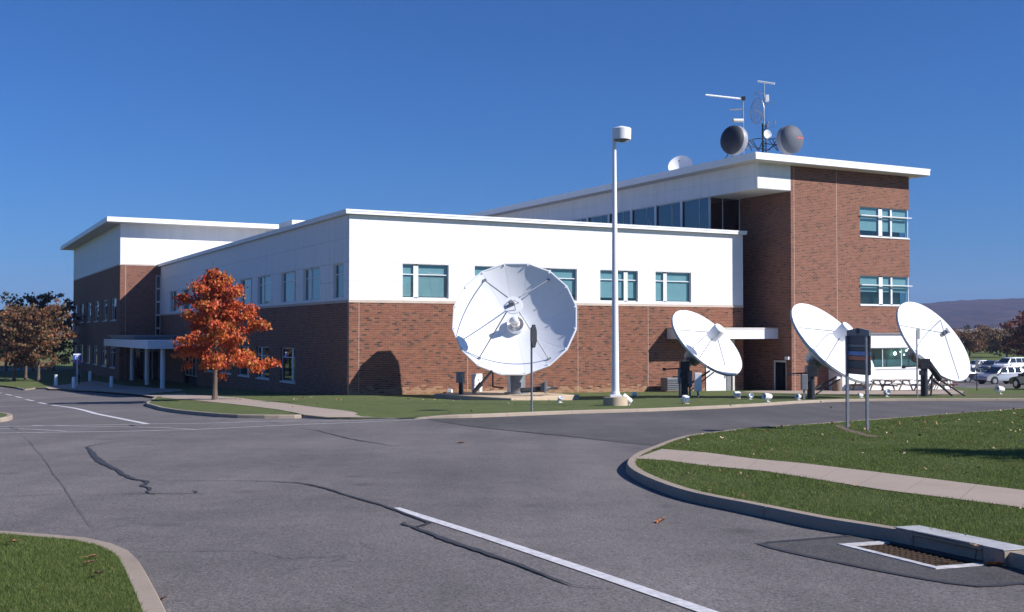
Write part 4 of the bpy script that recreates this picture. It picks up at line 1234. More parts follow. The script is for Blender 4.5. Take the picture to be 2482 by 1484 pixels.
# pedestal and drives
b = MB(); b.tube((0, .1, -.9), (0, .1, 1.3), .50, .50, 24); b.tube((0, .1, .02), (0, .1, .10), .68, .68, 24); ped = b.build('pedestal', M['galv'], dish, smooth_=True)
b = MB(); b.obox(Vector((0, .1, 1.5)), (.55, 0, 0), (0, .45, 0), (0, 0, .32)); b.bar((0, .1, 1.6), VT - ax * .6, .7, .8); b.build('yoke', M['dish_back'], dish)
def rel(u, v, d): return W(u, v, d) - BASEP
b = MB(); b.tube(rel(1192, 899, 59.2), rel(1146, 953, 58.8), .075, .075, 8); b.tube(rel(1166, 930, 58.95), rel(1146, 953, 58.8), .13, .10, 8); b.build('jack', M['dark_metal'], dish)
b = MB(); b.tube(rel(1262, 946.5, 59.3), rel(1313, 943.5, 59.6), .14, .14, 10); b.tube(rel(1313, 942.5, 59.6), rel(1332, 941, 59.7), .2, .12, 8); b.tube(rel(1330, 942, 59.7), rel(1350, 941.5, 60.5), .06, .06, 8); b.build('drive', M['dark_metal'], dish)
b = MB(); b.obox(rel(1317, 938, 59.5), (.16, 0, 0), (0, .15, 0), (0, 0, .22)); b.obox(rel(1321, 938, 59.4), (.06, 0, 0), (0, .2, 0), (0, 0, .32)); b.bar(rel(1321, 945.5, 59.4), rel(1333, 945.2, 59.4), .25, .06); b.build('motor', M['mid_metal'], dish, bevel=.01)
b = MB(); b.obox(rel(1252.5, 937, 60.2), (.23, 0, 0), (0, .12, 0), (0, 0, .22)); b.build('junction_box', M['mid_metal'], dish, bevel=.015)
b = MB(); b.path([rel(1229, 900, 60.5), rel(1231, 908, 60.4), rel(1233, 930, 60.4), rel(1233, 950, 60.4)], .10, 8); b.build('waveguide', M['white_box'], dish, smooth_=True)
b = MB(); b.path([rel(1194, 897, 59.9), rel(1194, 938, 59.9), rel(1220, 940, 60.2)], .045, 6); b.build('conduit', M['dark_metal'], dish)

# ---------------- three smaller dishes
def make_dish(ped_uv, ctr_uv, depth, rad, axis, foc, label, feed='can', cabinet=True, legs=False):
    base = ground_pt(*ped_uv)
    root = empty('satellite_dish', base, 0, label=label, cat='satellite dish', group='satellite dishes around the building')
    axis = Vector(axis).normalized()
    C = W(ctr_uv[0], ctr_uv[1], depth) - base
    dep = rad * rad / 4 / foc
    V = C - axis * dep
    m = frame_from(axis, origin=V)
    pr = [(rad * k / 10, (rad * k / 10) ** 2 / 4 / foc) for k in range(11)]
    pr[0] = (.0001, 0)
    b = MB()
    b.lathe(pr + [(rad + .05, dep + .02), (rad + .06, dep - .05), (rad, dep - .07)] + [(r, z - .05) for r, z in reversed(pr[:-1])], m, 48)
    b.build('reflector', M['dish'], root, smooth_=True)
    b = MB(); b.lathe([(rad + .062, dep - .05), (rad + .075, dep - .06), (rad + .07, dep - .11), (rad - .03, dep - .12)], m, 48, caps=False); b.build('rim', M['dish_back'], root, smooth_=True)
    X, Y = m.to_3x3() @ Vector((1, 0, 0)), m.to_3x3() @ Vector((0, 1, 0))
    fz = foc * .98
    if feed == 'can':
        b = MB(); b.lathe([(.0001, fz - .34), (.31, fz - .34), (.345, fz - .30), (.345, fz + .40), (.32, fz + .44), (.0001, fz + .44)], m, 28); fd = b.build('feed_cover', M['white_box'], root, smooth_=True)
        r_in, z_in, ra = .345, fz - .2, .68
    else:
        b = MB(); b.obox(m @ Vector((0, 0, fz)), X * .07, Y * .11, axis * .10); b.tube(m @ Vector((0, 0, fz - .32)), m @ Vector((0, 0, fz - .1)), .10, .13, 12); fd = b.build('feed', M['mid_metal'], root, bevel=.015)
        b = MB(); b.obox(m @ Vector((.05, .02, fz + .18)), X * .05, Y * .17, axis * .07); b.build('amplifier', M['white_box'], fd, bevel=.02)
        r_in, z_in, ra = .12, fz - .1, .97
    for k in range(3 if feed != 'can' else 4):
        t = R(35) + 2 * math.pi * k / (3 if feed != 'can' else 4)
        rr = rad * ra
        b = MB(); b.tube(m @ Vector((rr * math.cos(t), rr * math.sin(t), rr * rr / 4 / foc)), m @ Vector((r_in * math.cos(t), r_in * math.sin(t), z_in)), .025, n=6); b.build('strut', M['galv'], root)
    # pedestal, hub and drives
    top = V - axis * .55
    b = MB(); b.lathe([(.45, -.65), (.55, -.08)], m, 16); b.build('hub', M['dish_back'], root, smooth_=True)
    hgt = max(1.2, top.z - .35)
    b = MB(); b.tube((0, 0, -.4), (0, 0, hgt), .19, .17, 14); b.tube((0, 0, .0), (0, 0, .05), .34, .34, 14); b.build('pedestal', M['dark_metal'], root, smooth_=True)
    b = MB(); b.bar((0, 0, hgt), top, .34, .34); b.obox((0, 0, hgt), (.24, 0, 0), (0, .24, 0), (0, 0, .26)); b.obox((-.17, -.1, hgt * .72), (.09, 0, 0), (0, .12, 0), (0, 0, .12)); b.build('yoke', M['dark_metal'], root)
    b = MB(); b.tube((.12, -.05, hgt * .35), m @ Vector((.0, -rad * .55, -.10)), .05, .05, 8); b.tube((.30, .15, hgt * .18), m @ Vector((.25, -rad * .6, -.10)), .035, .035, 8); b.build('jack', M['dark_metal'], root)
    b = MB(); b.tube((-.15, 0, hgt * .93), (-1.05, -.1, hgt * .90), .035, .035, 6); b.obox((-1.1, -.1, hgt * .90), (.07, 0, 0), (0, .07, 0), (0, 0, .08)); b.build('sensor_arm', M['dark_metal'], root)
    if cabinet:
        for (cx_, w_, h0_, h1_, mt, oy_) in cabinet:
            b = MB(); b.box(cx_ - w_ / 2, oy_ - .12, h0_, cx_ + w_ / 2, oy_ + .12, h1_); cb = b.build('cabinet', M[mt], root, bevel=.02)
            b = MB(); b.box(cx_ - .05, oy_ - .03, -.2, cx_ + .05, oy_ + .03, h0_); b.build('post', M['galv'], cb)
    if legs:
        for q in legs:
            b = MB(); b.tube(q[0], q[1], q[2], q[2], 7); b.build('leg', M['dark_metal'], root)
    return root
make_dish((1658.5, 962), (1714, 829), 59.2, 2.28, (.53, -.52, .67), 1.55, 'smallest ground dish, left of the canopy, white with a drum-shaped feed cover',
          'can', ((.34, .36, .42, 1.36, 'white_box', -2.2), (.30, .22, .50, 1.40, 'mid_metal', .1), (-.27, .18, .7, 1.5, 'mid_metal', -.1)))
make_dish((1965, 967.6), (2019, 828.5), 54.8, 2.56, (.52, -.53, .67), 1.68, 'white ground dish with drum-shaped feed cover standing partly behind the striped sign', 'can', ((-.38, .28, .45, 1.2, 'mid_metal', -.2),))
make_dish((2239.5, 960.7), (2263, 826), 59.6, 2.53, (.50, -.66, .56), 1.75, 'rightmost ground dish, white with a bare open feed on thin struts', 'open', (),
          (((.45, .4, 1.0), (1.75, .1, -.2), .06), ((.9, .5, .9), (2.6, .5, -.2), .045), ((.5, .2, 1.1), (.25, -.2, -.2), .05), ((.25, 0, 1.7), (1.0, .5, .9), .17)))

# ---------------- street lamp
lb = ground_pt(1491, 983)
lamp = empty('street_lamp', lb, 0, label='tall white lamp post with a drum-shaped head on a round concrete footing', cat='street lamp')
ht = (W(1481, 340, lb.y + .15) - lb)
b = MB(); b.tube((0, 0, -.3), (0, 0, .34), .50, .48, 28); b.build('footing', M['slab'], lamp, smooth_=True)
b = MB(); b.tube((0, 0, .40), (ht.x * .15, 0, ht.z), .155, .075, 16); b.build('pole', M['pole_white'], lamp, smooth_=True)
b = MB(); b.box(-.23, -.23, .34, .23, .23, .44); b.tube((0, 0, .44), (0, 0, .56), .19, .17, 16); b.build('base_plate', M['pole_white'], lamp, bevel=.015)
hx = ht.x * .15 + .29
b = MB(); b.lathe([(.38, ht.z - .02), (.39, ht.z + .42), (.36, ht.z + .45), (.0001, ht.z + .55)], Matrix.Translation((hx, -.02, 0)), 32); b.build('lamp_head', M['pole_white'], lamp, smooth_=True)
b = MB(); b.lathe([(.34, ht.z + .01), (.34, ht.z - .03), (.22, ht.z - .10), (.0001, ht.z - .13)], Matrix.Translation((hx, -.02, 0)), 24); b.build('lens', M['lamp_glass'], lamp, smooth_=True)

# ---------------- ground floodlights
def flood(u, v, kind, yaw, label, sc_=1.0, tilt=20):
    p = ground_pt(u, v); sc_ *= .57; p.z -= .04
    root = empty('floodlight', p, R(yaw), label=label, cat='floodlight', group='ground floodlights on the lawns')
    m = Matrix.Translation((0, 0, .36 * sc_)) @ Matrix.Rotation(R(90 - tilt), 4, 'X')
    if kind == 'can':
        b = MB(); b.lathe([(.0001, -.30 * sc_), (.13 * sc_, -.28 * sc_), (.17 * sc_, -.20 * sc_), (.19 * sc_, .26 * sc_), (.175 * sc_, .26 * sc_), (.17 * sc_, .20 * sc_)], m, 20); b.build('housing', M['white_box'], root, smooth_=True)
        b = MB(); b.lathe([(.0001, .205 * sc_), (.168 * sc_, .195 * sc_)], m, 20); b.build('lens', M['lamp_glass'], root)
        b = MB(); b.tube((0, .02, -.2), (0, .02, .24 * sc_), .035, .035, 8); b.box(-.09, -.07, -.1, .09, .11, .06); b.build('stand', M['white_box'], root)
    else:
        b = MB(); b.obox((0, 0, .36 * sc_), (.24 * sc_, 0, 0), (0, .14 * sc_, .05 * sc_), (0, -.06 * sc_, .17 * sc_)); b.build('housing', M['white_box'], root, bevel=.03)
        b = MB(); b.obox((0, -.155 * sc_, .31 * sc_), (.20 * sc_, 0, 0), (0, .004, .001), (0, -.045 * sc_, .135 * sc_)); b.build('lens', M['lamp_glass'], root)
        b = MB(); b.tube((0, .03, -.2), (0, .03, .22 * sc_), .04, .04, 8); b.lathe([(.17, -.1), (.17, .07), (.0001, .08)], None, 12); b.build('stand', M['slab'], root)
    return root
flood(1090, 956, 'box', 160, 'dark-faced floodlight at the left edge of the large slab', 1.15)
flood(1357, 976, 'can', 25, 'round white floodlight on a concrete stub before the large slab', .9, 40)
flood(1519, 982, 'can', 250, 'white tubular floodlight leaning beside the lamp post footing', 1.35, 35)
flood(1537, 963, 'box', 170, 'small floodlight with bluish lens on the grass behind the lamp post', 1.0)
flood(1660, 979, 'box', 50, 'white floodlight on the kerb side of the smallest ground dish', 1.25)
flood(1786, 966, 'box', 10, 'floodlight with blue lens facing the road, right of the smallest ground dish', 1.2)
flood(1817, 968, 'can', 15, 'round grey-lensed floodlight right of the blue-lensed one', 1.05, 10)
flood(1859, 974, 'can', 300, 'white floodlight lying low by the kerb, third right of the smallest dish', 1.35, 5)
flood(1934, 970, 'can', 320, 'white floodlight on a stub just left of the half-hidden dish', 1.05, 10)
flood(2085, 964, 'can', 290, 'small white floodlight seen between the legs of the striped sign', .8, 10)
flood(2149, 962, 'can', 5, 'large grey-faced floodlight on the lawn just right of the striped sign', 1.3, 15)
flood(2423, 955.5, 'can', 295, 'white drum floodlight on a thin stalk near the right picture edge', 1.7, 8)

# ---------------- cabinets by the large dish
p = Vector((W(1156, 950, 63.6).x, 63.6, 0)); p.z = zl(p.x, p.y)
cab = empty('equipment_cabinet', p, R(38), label='white wavy-topped equipment cabinet standing behind the large dish slab', cat='cabinet')
b = MB(); b.box(-.30, -.16, .62, .28, .16, 1.28); b.build('body', M['white_box'], cab, bevel=.02)
b = MB()
for k in range(4): b.tube((-.22 + k * .145, -.16, 1.27), (-.22 + k * .145, .16, 1.27), .05, .05, 8)
b.build('lid', M['white_box'], cab)
b = MB(); b.box(-.02, -.175, .88, .02, -.16, 1.0); b.build('handle', M['dark_metal'], cab)
for q in ((-.28, -.12), (.10, .28)):
    b = MB(); b.box(q[0], -.12, -.02, q[1], .12, .62); b.build('leg', M['white_box'], cab)
p = Vector((W(1117, 955, 60.6).x, 60.6, zs_ - .1))
cab = empty('meter_box', p, R(-25), label='dark grey meter box on a post at the left of the large slab', cat='meter box')
b = MB(); b.box(-.24, -.15, .75, .16, .15, 1.35); b.build('body', M['mid_metal'], cab, bevel=.02)
b = MB(); b.box(-.10, -.09, -.05, .08, .09, .75); b.build('post', M['dark_metal'], cab)
b = MB(); b.path([(.1, -.18, 1.32), (.2, -.17, .95), (.2, -.12, -.02)], .03, 6); b.build('conduit', M['galv'], cab)
# air conditioner by the front wall
p = ground_pt(1632, 955); q = loc2w(bx(1630, -1.0), -1.0); p = Vector((q.x, q.y, zl(q.x, q.y)))
ac = empty('air_conditioner', p, R(28), label='squat dark air conditioning unit against the brick front behind the smallest ground dish', cat='air conditioner')
b = MB(); b.box(-.75, -.38, .08, .75, .38, .95); b.build('body', M['mid_metal'], ac, bevel=.03)
b = MB(); b.lathe([(.30, .95), (.32, 1.02), (.0001, 1.03)], Matrix.Translation((.35, 0, 0)), 16); b.build('fan_cowl', M['dark_metal'], ac)
for k in range(6):
    b = MB(); b.box(-.70, -.40, .18 + k * .12, .70, -.383, .23 + k * .12); b.build('louvre', M['dark_metal'], ac)

# ---------------- signs
def post_sign_edge(p, name, label, cat, width, h0, h1, octagon, yaw, thick=.03, mat_='dark_metal', post=.045):
    root = empty(name, p, R(yaw), label=label, cat=cat)
    b = MB(); b.box(-post, -post * .6, -.4, post, post * .6, h1 - .1); b.build('post', M['galv'], root)
    b = MB()
    if octagon:
        r = (h1 - h0) / 2 / math.cos(math.pi / 8)
        pts = [(r * math.cos(math.pi / 8 + k * math.pi / 4), r * math.sin(math.pi / 8 + k * math.pi / 4)) for k in range(8)]
        m = Matrix.Translation((0, -.06, (h0 + h1) / 2)) @ Matrix.Rotation(R(90), 4, 'X')
        b.prism(pts, 0, thick, 0, m)
    else: b.box(-width / 2, -.06 - thick, h0, width / 2, -.06, h1)
    b.build('plate', M[mat_], root)
    return root
sp = ground_pt(1288, 998)
k_ = lambda v: (W(1288, v, sp.y) - sp).z
post_sign_edge(sp, 'stop_sign', 'eight-sided traffic sign seen edge-on on a grey post before the large dish', 'stop sign', .75, k_(843), k_(787), True, 74, .03)
sp = ground_pt(2222.5, 963)
k_ = lambda v: (W(2222, v, sp.y) - sp).z
sg = post_sign_edge(sp, 'road_sign', 'small grey sign seen nearly edge-on on a slim post before the rightmost dish', 'road sign', .45, k_(822.5), k_(796), False, 50, .02, 'mid_metal')
b = MB(); b.bar((-.02, 0, k_(870)), (-.22, 0, k_(862)), .05, .05); b.build('bracket', M['galv'], sg)
# directory sign seen along its face
pa, pb = Vector((W(2053.5, 1047, 28.3).x, 28.3, 0)), Vector((W(2101.5, 1053, 27.2).x, 27.2, 0))
pa.z, pb.z = zl(pa.x, pa.y), zl(pb.x, pb.y)
dv = pb - pa; dv.z = 0; dl = dv.length
ds = empty('directory_sign', pa, math.atan2(dv.y, dv.x), label='dark directory sign with blue and red rows on two posts in the right lawn', cat='sign')
zt = (W(2076, 797, (pa.y + pb.y) / 2) - pa).z; zb = (W(2076, 905, (pa.y + pb.y) / 2) - pa).z
zh = zb + (zt - zb) * .845
for x_ in (0, dl):
    b = MB(); b.box(x_ - .04, -.03, -.6, x_ + .04, .03, zh); b.build('post', M['galv'], ds)
b = MB(); b.box(-.06, .035, zb - .03, dl + .06, .075, zh); b.build('panel', M['dark_metal'], ds)
b = MB(); b.prism([(-.07, zh), (dl + .07, zh), (dl + .07, zh + .13), (dl / 2, zt + .02), (-.07, zh + .13)], -.075, -.03, 0, Matrix.Rotation(R(90), 4, 'X')); hd = b.build('header', M['mid_metal'], ds)
b = MB(); b.lathe([(.07, 0), (.07, .02), (.0001, .022)], Matrix.Translation((dl / 2, .03, zh + .12)) @ Matrix.Rotation(R(90), 4, 'X'), 12); b.lathe([(.07, 0), (.07, .02), (.0001, .022)], Matrix.Translation((dl / 2, .076, zh + .12)) @ Matrix.Rotation(R(-90), 4, 'X'), 12); b.build('crest', M['dark_metal'], hd)
rows_ = [(1.0, .78, (.075, .08, .10)), (.77, .70, (.26, .27, .29)), (.69, .60, (.07, .075, .09)), (.59, .475, (.24, .36, .72)), (.465, .35, (.75, .21, .11)), (.34, .14, (.075, .09, .105)), (.13, .0, (.24, .11, .10))]
for (t1, t0, c) in rows_:
    mm_ = mat('sign_row_paint', c, .5, var=.12, scale=3)
    for (y0, y1) in ((.022, .035), (.075, .088)):
        b = MB(); b.box(-.05, y0, zb + (zh - zb) * t0, dl + .05, y1, zb + (zh - zb) * t1 - .008); b.build('row', mm_, ds)
# bus stop sign
bp_ = Vector((W(186.5, 935, 100.0).x, 100.0, 0)); bp_.z = zl(bp_.x, bp_.y)
bs = empty('bus_stop_sign', bp_, R(20), label='blue bus stop sign with a white bus symbol by the bollards', cat='bus stop sign')
kz = lambda v: (W(187, v, 100.0) - bp_).z
b = MB(); b.tube((0, 0, -.3), (0, 0, kz(858)), .04, .04, 8); b.build('post', M['pole_white'], bs)
m_blue = mat('sign_blue', (.03, .07, .42), .4); m_white = mat('sign_white', (.8, .8, .8), .4); m_red = mat('sign_red', (.62, .10, .07), .4)
b = MB(); b.box(-.36, -.02, kz(881), .36, .02, kz(857)); b.build('panel', m_blue, bs, bevel=.004)
for sy in (-1, 1):
    def face(x0, z0, x1, z1, m, nm, t=.006):
        b = MB(); y = sy * (.0205 + t); b.box(x0, min(y, sy * .0215), z0, x1, max(y, sy * .0215), z1); b.build(nm, m, bs)
    H_ = kz(857) - kz(881); Z_ = kz(881)
    face(-.33, Z_ + H_ * .84, .33, Z_ + H_ * .97, m_white, 'band')
    face(-.34, Z_ + H_ * .10, .34, Z_ + H_ * .24, m_red, 'band')
    b = MB(); y0 = sy * .022; y1 = sy * .028
    zc, hh = Z_ + H_ * .34, H_ * .42
    for (x0, z0, x1, z1) in ((-.17, zc + hh * .12, .17, zc + hh * .52), (-.17, zc + hh * .52, -.14, zc + hh * .86), (.14, zc + hh * .52, .17, zc + hh * .86), (-.15, zc + hh * .86, .15, zc + hh), (-.15, zc, -.08, zc + hh * .12), (.08, zc, .15, zc + hh * .12)):
        b.box(x0, min(y0, y1), z0, x1, max(y0, y1), z1)
    b.build('bus_symbol', m_white, bs)

# ---------------- bollards, bin
def bollard(p):
    root = empty('bollard', p, 0, label='x', cat='bollard', group='white bollards at the entrance')
    b = MB(); b.lathe([(.15, -.2), (.15, .80), (.145, .82)], None, 18); b.build('post', M['pole_white'], root, smooth_=True)
    b = MB(); b.lathe([(.125, .82), (.125, .90), (.152, .905), (.152, .95), (.11, .985), (.0001, .99)], None, 18); b.build('cap', M['pole_white'], root, smooth_=True)
    return root
bl = None
for (u, v, lab) in ((135.5, 928, 'white bollard nearest the roadside trees, leftmost of the row'), (178.5, 931, 'white bollard directly in front of the person at the bus stop sign'), (218, 925, 'white bollard standing farthest back, right of the bus stop sign'), (270, 930, 'white bollard nearest the entrance canopy')):
    p = ground_pt(u, v)
    if bl is None: bl = bollard(p); o = bl
    else: o = copy_tree(bl); o.location = p
    o['label'] = lab
q = loc2w(bx(2027, BYF - .6), BYF - .6)
tb_ = empty('litter_bin', Vector((q.x, q.y, zl(q.x, q.y))), 0, label='pebbled concrete litter bin with a pale lid beside the white bay', cat='litter bin')
b = MB(); b.lathe([(.30, -.1), (.33, .1), (.33, .75), (.30, .80)], None, 18); b.build('body', M['pebble'], tb_, smooth_=True)
b = MB(); b.lathe([(.29, .80), (.26, .90), (.14, .99), (.0001, 1.0)], None, 18); b.build('lid', M['pole_white'], tb_, smooth_=True)

# ---------------- picnic tables
def picnic(p, yaw, m, label):
    root = empty('picnic_table', p, R(yaw), label=label, cat='picnic table', group='picnic tables before the white bay')
    for k in range(5):
        b = MB(); b.box(-1.15, -.38 + k * .153, .72, 1.15, -.38 + k * .153 + .14, .76); b.build('top_plank', m, root)
    for y in (-.80, -.64, .50, .66):
        b = MB(); b.box(-1.15, y, .42, 1.15, y + .14, .455); b.build('seat_plank', m, root)
    for x in (-.85, .85):
        for s in (-1, 1):
            b = MB(); b.bar((x, s * .22, .72), (x, s * .62, -.02), .05, .10, (1, 0, 0)); b.build('leg', m, root)
        b = MB(); b.box(x - .025, -.82, .34, x + .025, .82, .42); b.box(x - .027, -.36, .64, x + .027, .36, .715); b.build('cross_beam', m, root)
        b = MB(); b.bar((x, 0, .38), (x * .25, 0, .70), .05, .07); b.build('brace', m, root)
    return root
pt0 = None
for (u, m, yaw, lab) in ((2103, 'wood', 28, 'weathered picnic table nearest the litter bin, behind the sign posts'), (2174, 'wood', 28, 'weathered picnic table between the striped sign and the rightmost dish'), (2253, 'wood', 28, 'weathered picnic table right behind the pedestal of the rightmost dish'), (2322, 'redwood', 62, 'red-brown picnic table at the right end, on the grass')):
    p = ground_pt(u, 946.5)
    p = Vector((W(u, 946, 76.0).x, 76.0 if m == 'wood' else 78.5, 0)); p.z = zl(p.x, p.y)
    if m == 'wood' and pt0: o = copy_tree(pt0); o.location = p
    else: o = picnic(p, yaw, M[m], lab)
    if m == 'wood' and not pt0: pt0 = o
    o['label'] = lab

# ---------------- roof antennas
ROOF = ZRF + .02
def onroof(u, depth):
    p = W(u, 400, depth); p.z = ROOF; return p
def rp_(root, u, v, d): return W(u, v, d) - root.location
def drum(u, v, depth, r, axis, label, rm='radome'):
    base = onroof(u, depth)
    root = empty('microwave_drum', base, 0, label=label, cat='antenna')
    c = W(u, v, depth) - base
    m = frame_from(axis, origin=c)
    b = MB(); b.lathe([(r * .55, -.60), (r * .98, -.22), (r, -.16), (r, .25), (r * .985, .27)], m, 36); b.build('shroud', M['shroud'], root, smooth_=True)
    b = MB(); b.lathe([(r * 1.005, .24)] + [(r * math.cos(t), .27 + r * .58 * math.sin(t)) for t in np.linspace(0.05, math.pi / 2 - .02, 9)] + [(.0001, .27 + r * .58)], m, 36); rd = b.build('radome', M[rm], root, smooth_=True)
    b = MB(); b.bar((c.x, c.y + .5, -.1), (c.x, c.y + .5, c.z), .22, .22); b.bar((c.x - .8, c.y + 1.2, -.1), (c.x, c.y + .5, c.z - .2), .09, .09); b.build('mount', M['galv'], root)
    return root, m, rd
d1, m1, r1_ = drum(1781, 341, 77.5, 1.03, (-.80, -.60, .04), 'dark drum-shaped antenna facing left at the roof edge', 'radome_dark')
d2, m2, r2_ = drum(1911, 340, 78.5, 1.03, (.50, -.86, .04), 'grey drum-shaped antenna with a red mark facing right on the roof')
tc_ = m2 @ Vector((.20, .03, .27 + 1.03 * .57))
b = MB()
for k in range(5):
    x0 = -.20 + k * .16
    q = []
    for (xx, yy) in ((x0, -.05 + .012 * k), (x0 + .11, -.045 + .012 * k), (x0 + .13, .08 + .012 * k), (x0 + .02, .075 + .012 * k)):
        X_ = xx + .22; rr = math.hypot(X_, yy); zz = .27 + 1.03 * .58 * math.sqrt(max(0, 1 - (rr / 1.03) ** 2)) + .012
        q.append(m2 @ Vector((X_, yy, zz)))
    b.quad(q)
b.build('red_mark', M['red_mark'], r2_)
# central lattice mast
mb = onroof(1851, 79.5)
mast = empty('antenna_mast', mb, 0, label='tall lattice antenna mast between the two drums on the roof', cat='antenna mast')
zz_ = lambda v, u=1851, d=79.5: (W(u, v, d) - mb).z
b = MB()
for k in range(3):
    a = 2 * math.pi * k / 3; c, s = .16 * math.cos(a), .16 * math.sin(a)
    b.tube((c, s, 0), (c, s, zz_(300)), .035, .035, 6)
    a2 = 2 * math.pi * (k + 1) / 3; c2, s2 = .16 * math.cos(a2), .16 * math.sin(a2)
    for j in range(11): 
        z0 = zz_(300) * j / 11; z1 = zz_(300) * (j + 1) / 11
        b.tube((c, s, z0), (c2, s2, z1), .02, .02, 5)
b.build('lattice', M['dark_metal'], mast)
b = MB(); b.tube((0, 0, zz_(305)), (.05, 0, zz_(200)), .055, .035, 8); b.build('pole', M['galv'], mast)
b = MB()
for (u0, v0, u1, v1, d0, d1_) in ((1808, 365, 1822, 338, 78.5, 79), (1822, 338, 1850, 335, 79, 79.3), (1822, 338, 1838, 366, 79, 79.3), (1808, 338, 1822, 366, 78.4, 79), (1838, 366, 1815, 340, 79, 78.6), (1850, 335, 1838, 366, 79.3, 79), (1862, 338, 1884, 366, 79.6, 79.4), (1884, 338, 1862, 366, 79.6, 79.8), (1862, 338, 1886, 336, 79.5, 79.2), (1850, 348, 1886, 352, 79.5, 79.2), (1803, 337, 1822, 342, 78, 79), (1803, 352, 1850, 362, 78, 79), (1872, 338, 1886, 366, 79, 79), (1856, 366, 1886, 348, 79, 79)):
    b.tube(rp_(mast, u0, v0, d0), rp_(mast, u1, v1, d1_), .032, .032, 5)
b.build('bracing', M['dark_metal'], mast)
b = MB(); b.obox(rp_(mast, 1858, 239, 79.3), (.13, 0, 0), (0, .10, 0), (0, 0, .25)); b.build('equipment_box', M['white_box'], mast, bevel=.02)
b = MB(); b.tube(rp_(mast, 1836, 197.5, 79.5), rp_(mast, 1877, 203.5, 79.0), .07, .07, 8); b.build('aerial', M['fascia'], mast)
b = MB(); b.tube(rp_(mast, 1826, 226, 79.5), rp_(mast, 1854, 228, 79.5), .025, .025, 5)
for t in (0, .25, .5, .75): 
    u = 1828 + 22 * t; b.tube(rp_(mast, u, 217, 79.4), rp_(mast, u, 238, 79.6), .010, .010, 4)
b.tube(rp_(mast, 1851, 255, 79.5), rp_(mast, 1878, 250, 79.0), .02, .02, 5); b.build('side_aerial', M['galv'], mast)
b = MB(); b.tube(rp_(mast, 1855, 312, 79.3), rp_(mast, 1877, 306, 79.0), .02, .02, 5)
for (u, v) in ((1861, 297), (1859, 305), (1877, 296)): b.tube(rp_(mast, u, v + 4, 79.2), rp_(mast, u, v - 2, 79.2), .05, .07, 8)
b.build('gauge_arm', M['galv'], mast)
sd = frame_from((.35, -.9, .1), origin=rp_(mast, 1858, 327, 78.9))
b = MB(); b.lathe([(.0001, .02), (.2, .05), (.33, .13), (.34, .12), (.2, -.1), (.0001, -.22)], sd, 20); b.build('small_dish', M['dish'], mast, smooth_=True)
gd_c = rp_(mast, 1838, 271, 79.2)
gm = frame_from((-.72, -.66, .08), origin=gd_c)
b = MB()
r0 = .93
for t in np.linspace(0, 2 * math.pi, 33)[:-1]:
    t2 = t + 2 * math.pi / 32
    b.tube(gm @ Vector((r0 * .62 * math.cos(t), r0 * math.sin(t), .18)), gm @ Vector((r0 * .62 * math.cos(t2), r0 * math.sin(t2), .18)), .028, .028, 5)
for k in range(-9, 10):
    y = r0 * k / 10.0; xw = r0 * .62 * math.sqrt(1 - (k / 10.0) ** 2)
    pts = [gm @ Vector((xw * s, y, .18 * ((xw * s / .58) ** 2 * .5 + (y / r0) ** 2 * .5))) for s in (-1, -.5, 0, .5, 1)]
    b.path(pts, .011, 4)
for s in (-.3, 0, .3): b.tube(gm @ Vector((s, -r0 * .85, .12)), gm @ Vector((s, r0 * .85, .12)), .016, .016, 4)
b.tube(gm @ Vector((0, 0, 0)), gm @ Vector((0, 0, .55)), .03, .03, 6); b.tube(gm @ Vector((0, 0, 0)), Vector((0, 0, gd_c.z - .3)), .04, .04, 6)
b.build('grid_dish', M['galv'], mast)
# left mast with long yagi
lm = onroof(1802, 78.0)
lmast = empty('aerial_mast', lm, 0, label='slim aerial mast with a long horizontal aerial pointing left above the dark drum', cat='antenna mast')
b = MB(); b.tube((0, 0, 0), W(1800, 233, 78.0) - lm, .045, .035, 8); b.build('pole', M['galv'], lmast)
b = MB(); b.tube(W(1709.5, 230.5, 77.0) - lm, W(1800, 240.5, 78.0) - lm, .065, .065, 8); bm0 = b.build('boom', M['fascia'], lmast)
b = MB()
for t in np.linspace(.0, .92, 9):
    c = (W(1709.5, 230.5, 77.0) - lm).lerp(W(1800, 240.5, 78.0) - lm, t)
    e = Vector((.25, .96, .06)) * (.45 + .15 * t)
    b.tube(c - e, c + e, .012, .012, 4)
b.build('elements', M['galv'], bm0)
b = MB(); b.obox(W(1801, 239, 77.95) - lm, (.13, 0, 0), (0, .1, 0), (0, 0, .13)); b.build('clamp', M['dark_metal'], lmast)
b = MB(); b.tube(W(1767, 267, 77.7) - lm, W(1801, 265, 78.0) - lm, .05, .05, 6); b.build('short_aerial', M['galv'], lmast)
b = MB(); b.tube(W(1776, 292.5, 77.7) - lm, W(1800, 292.5, 78.0) - lm, .13, .13, 12); b.build('covered_aerial', M['soffit'], lmast, smooth_=True)
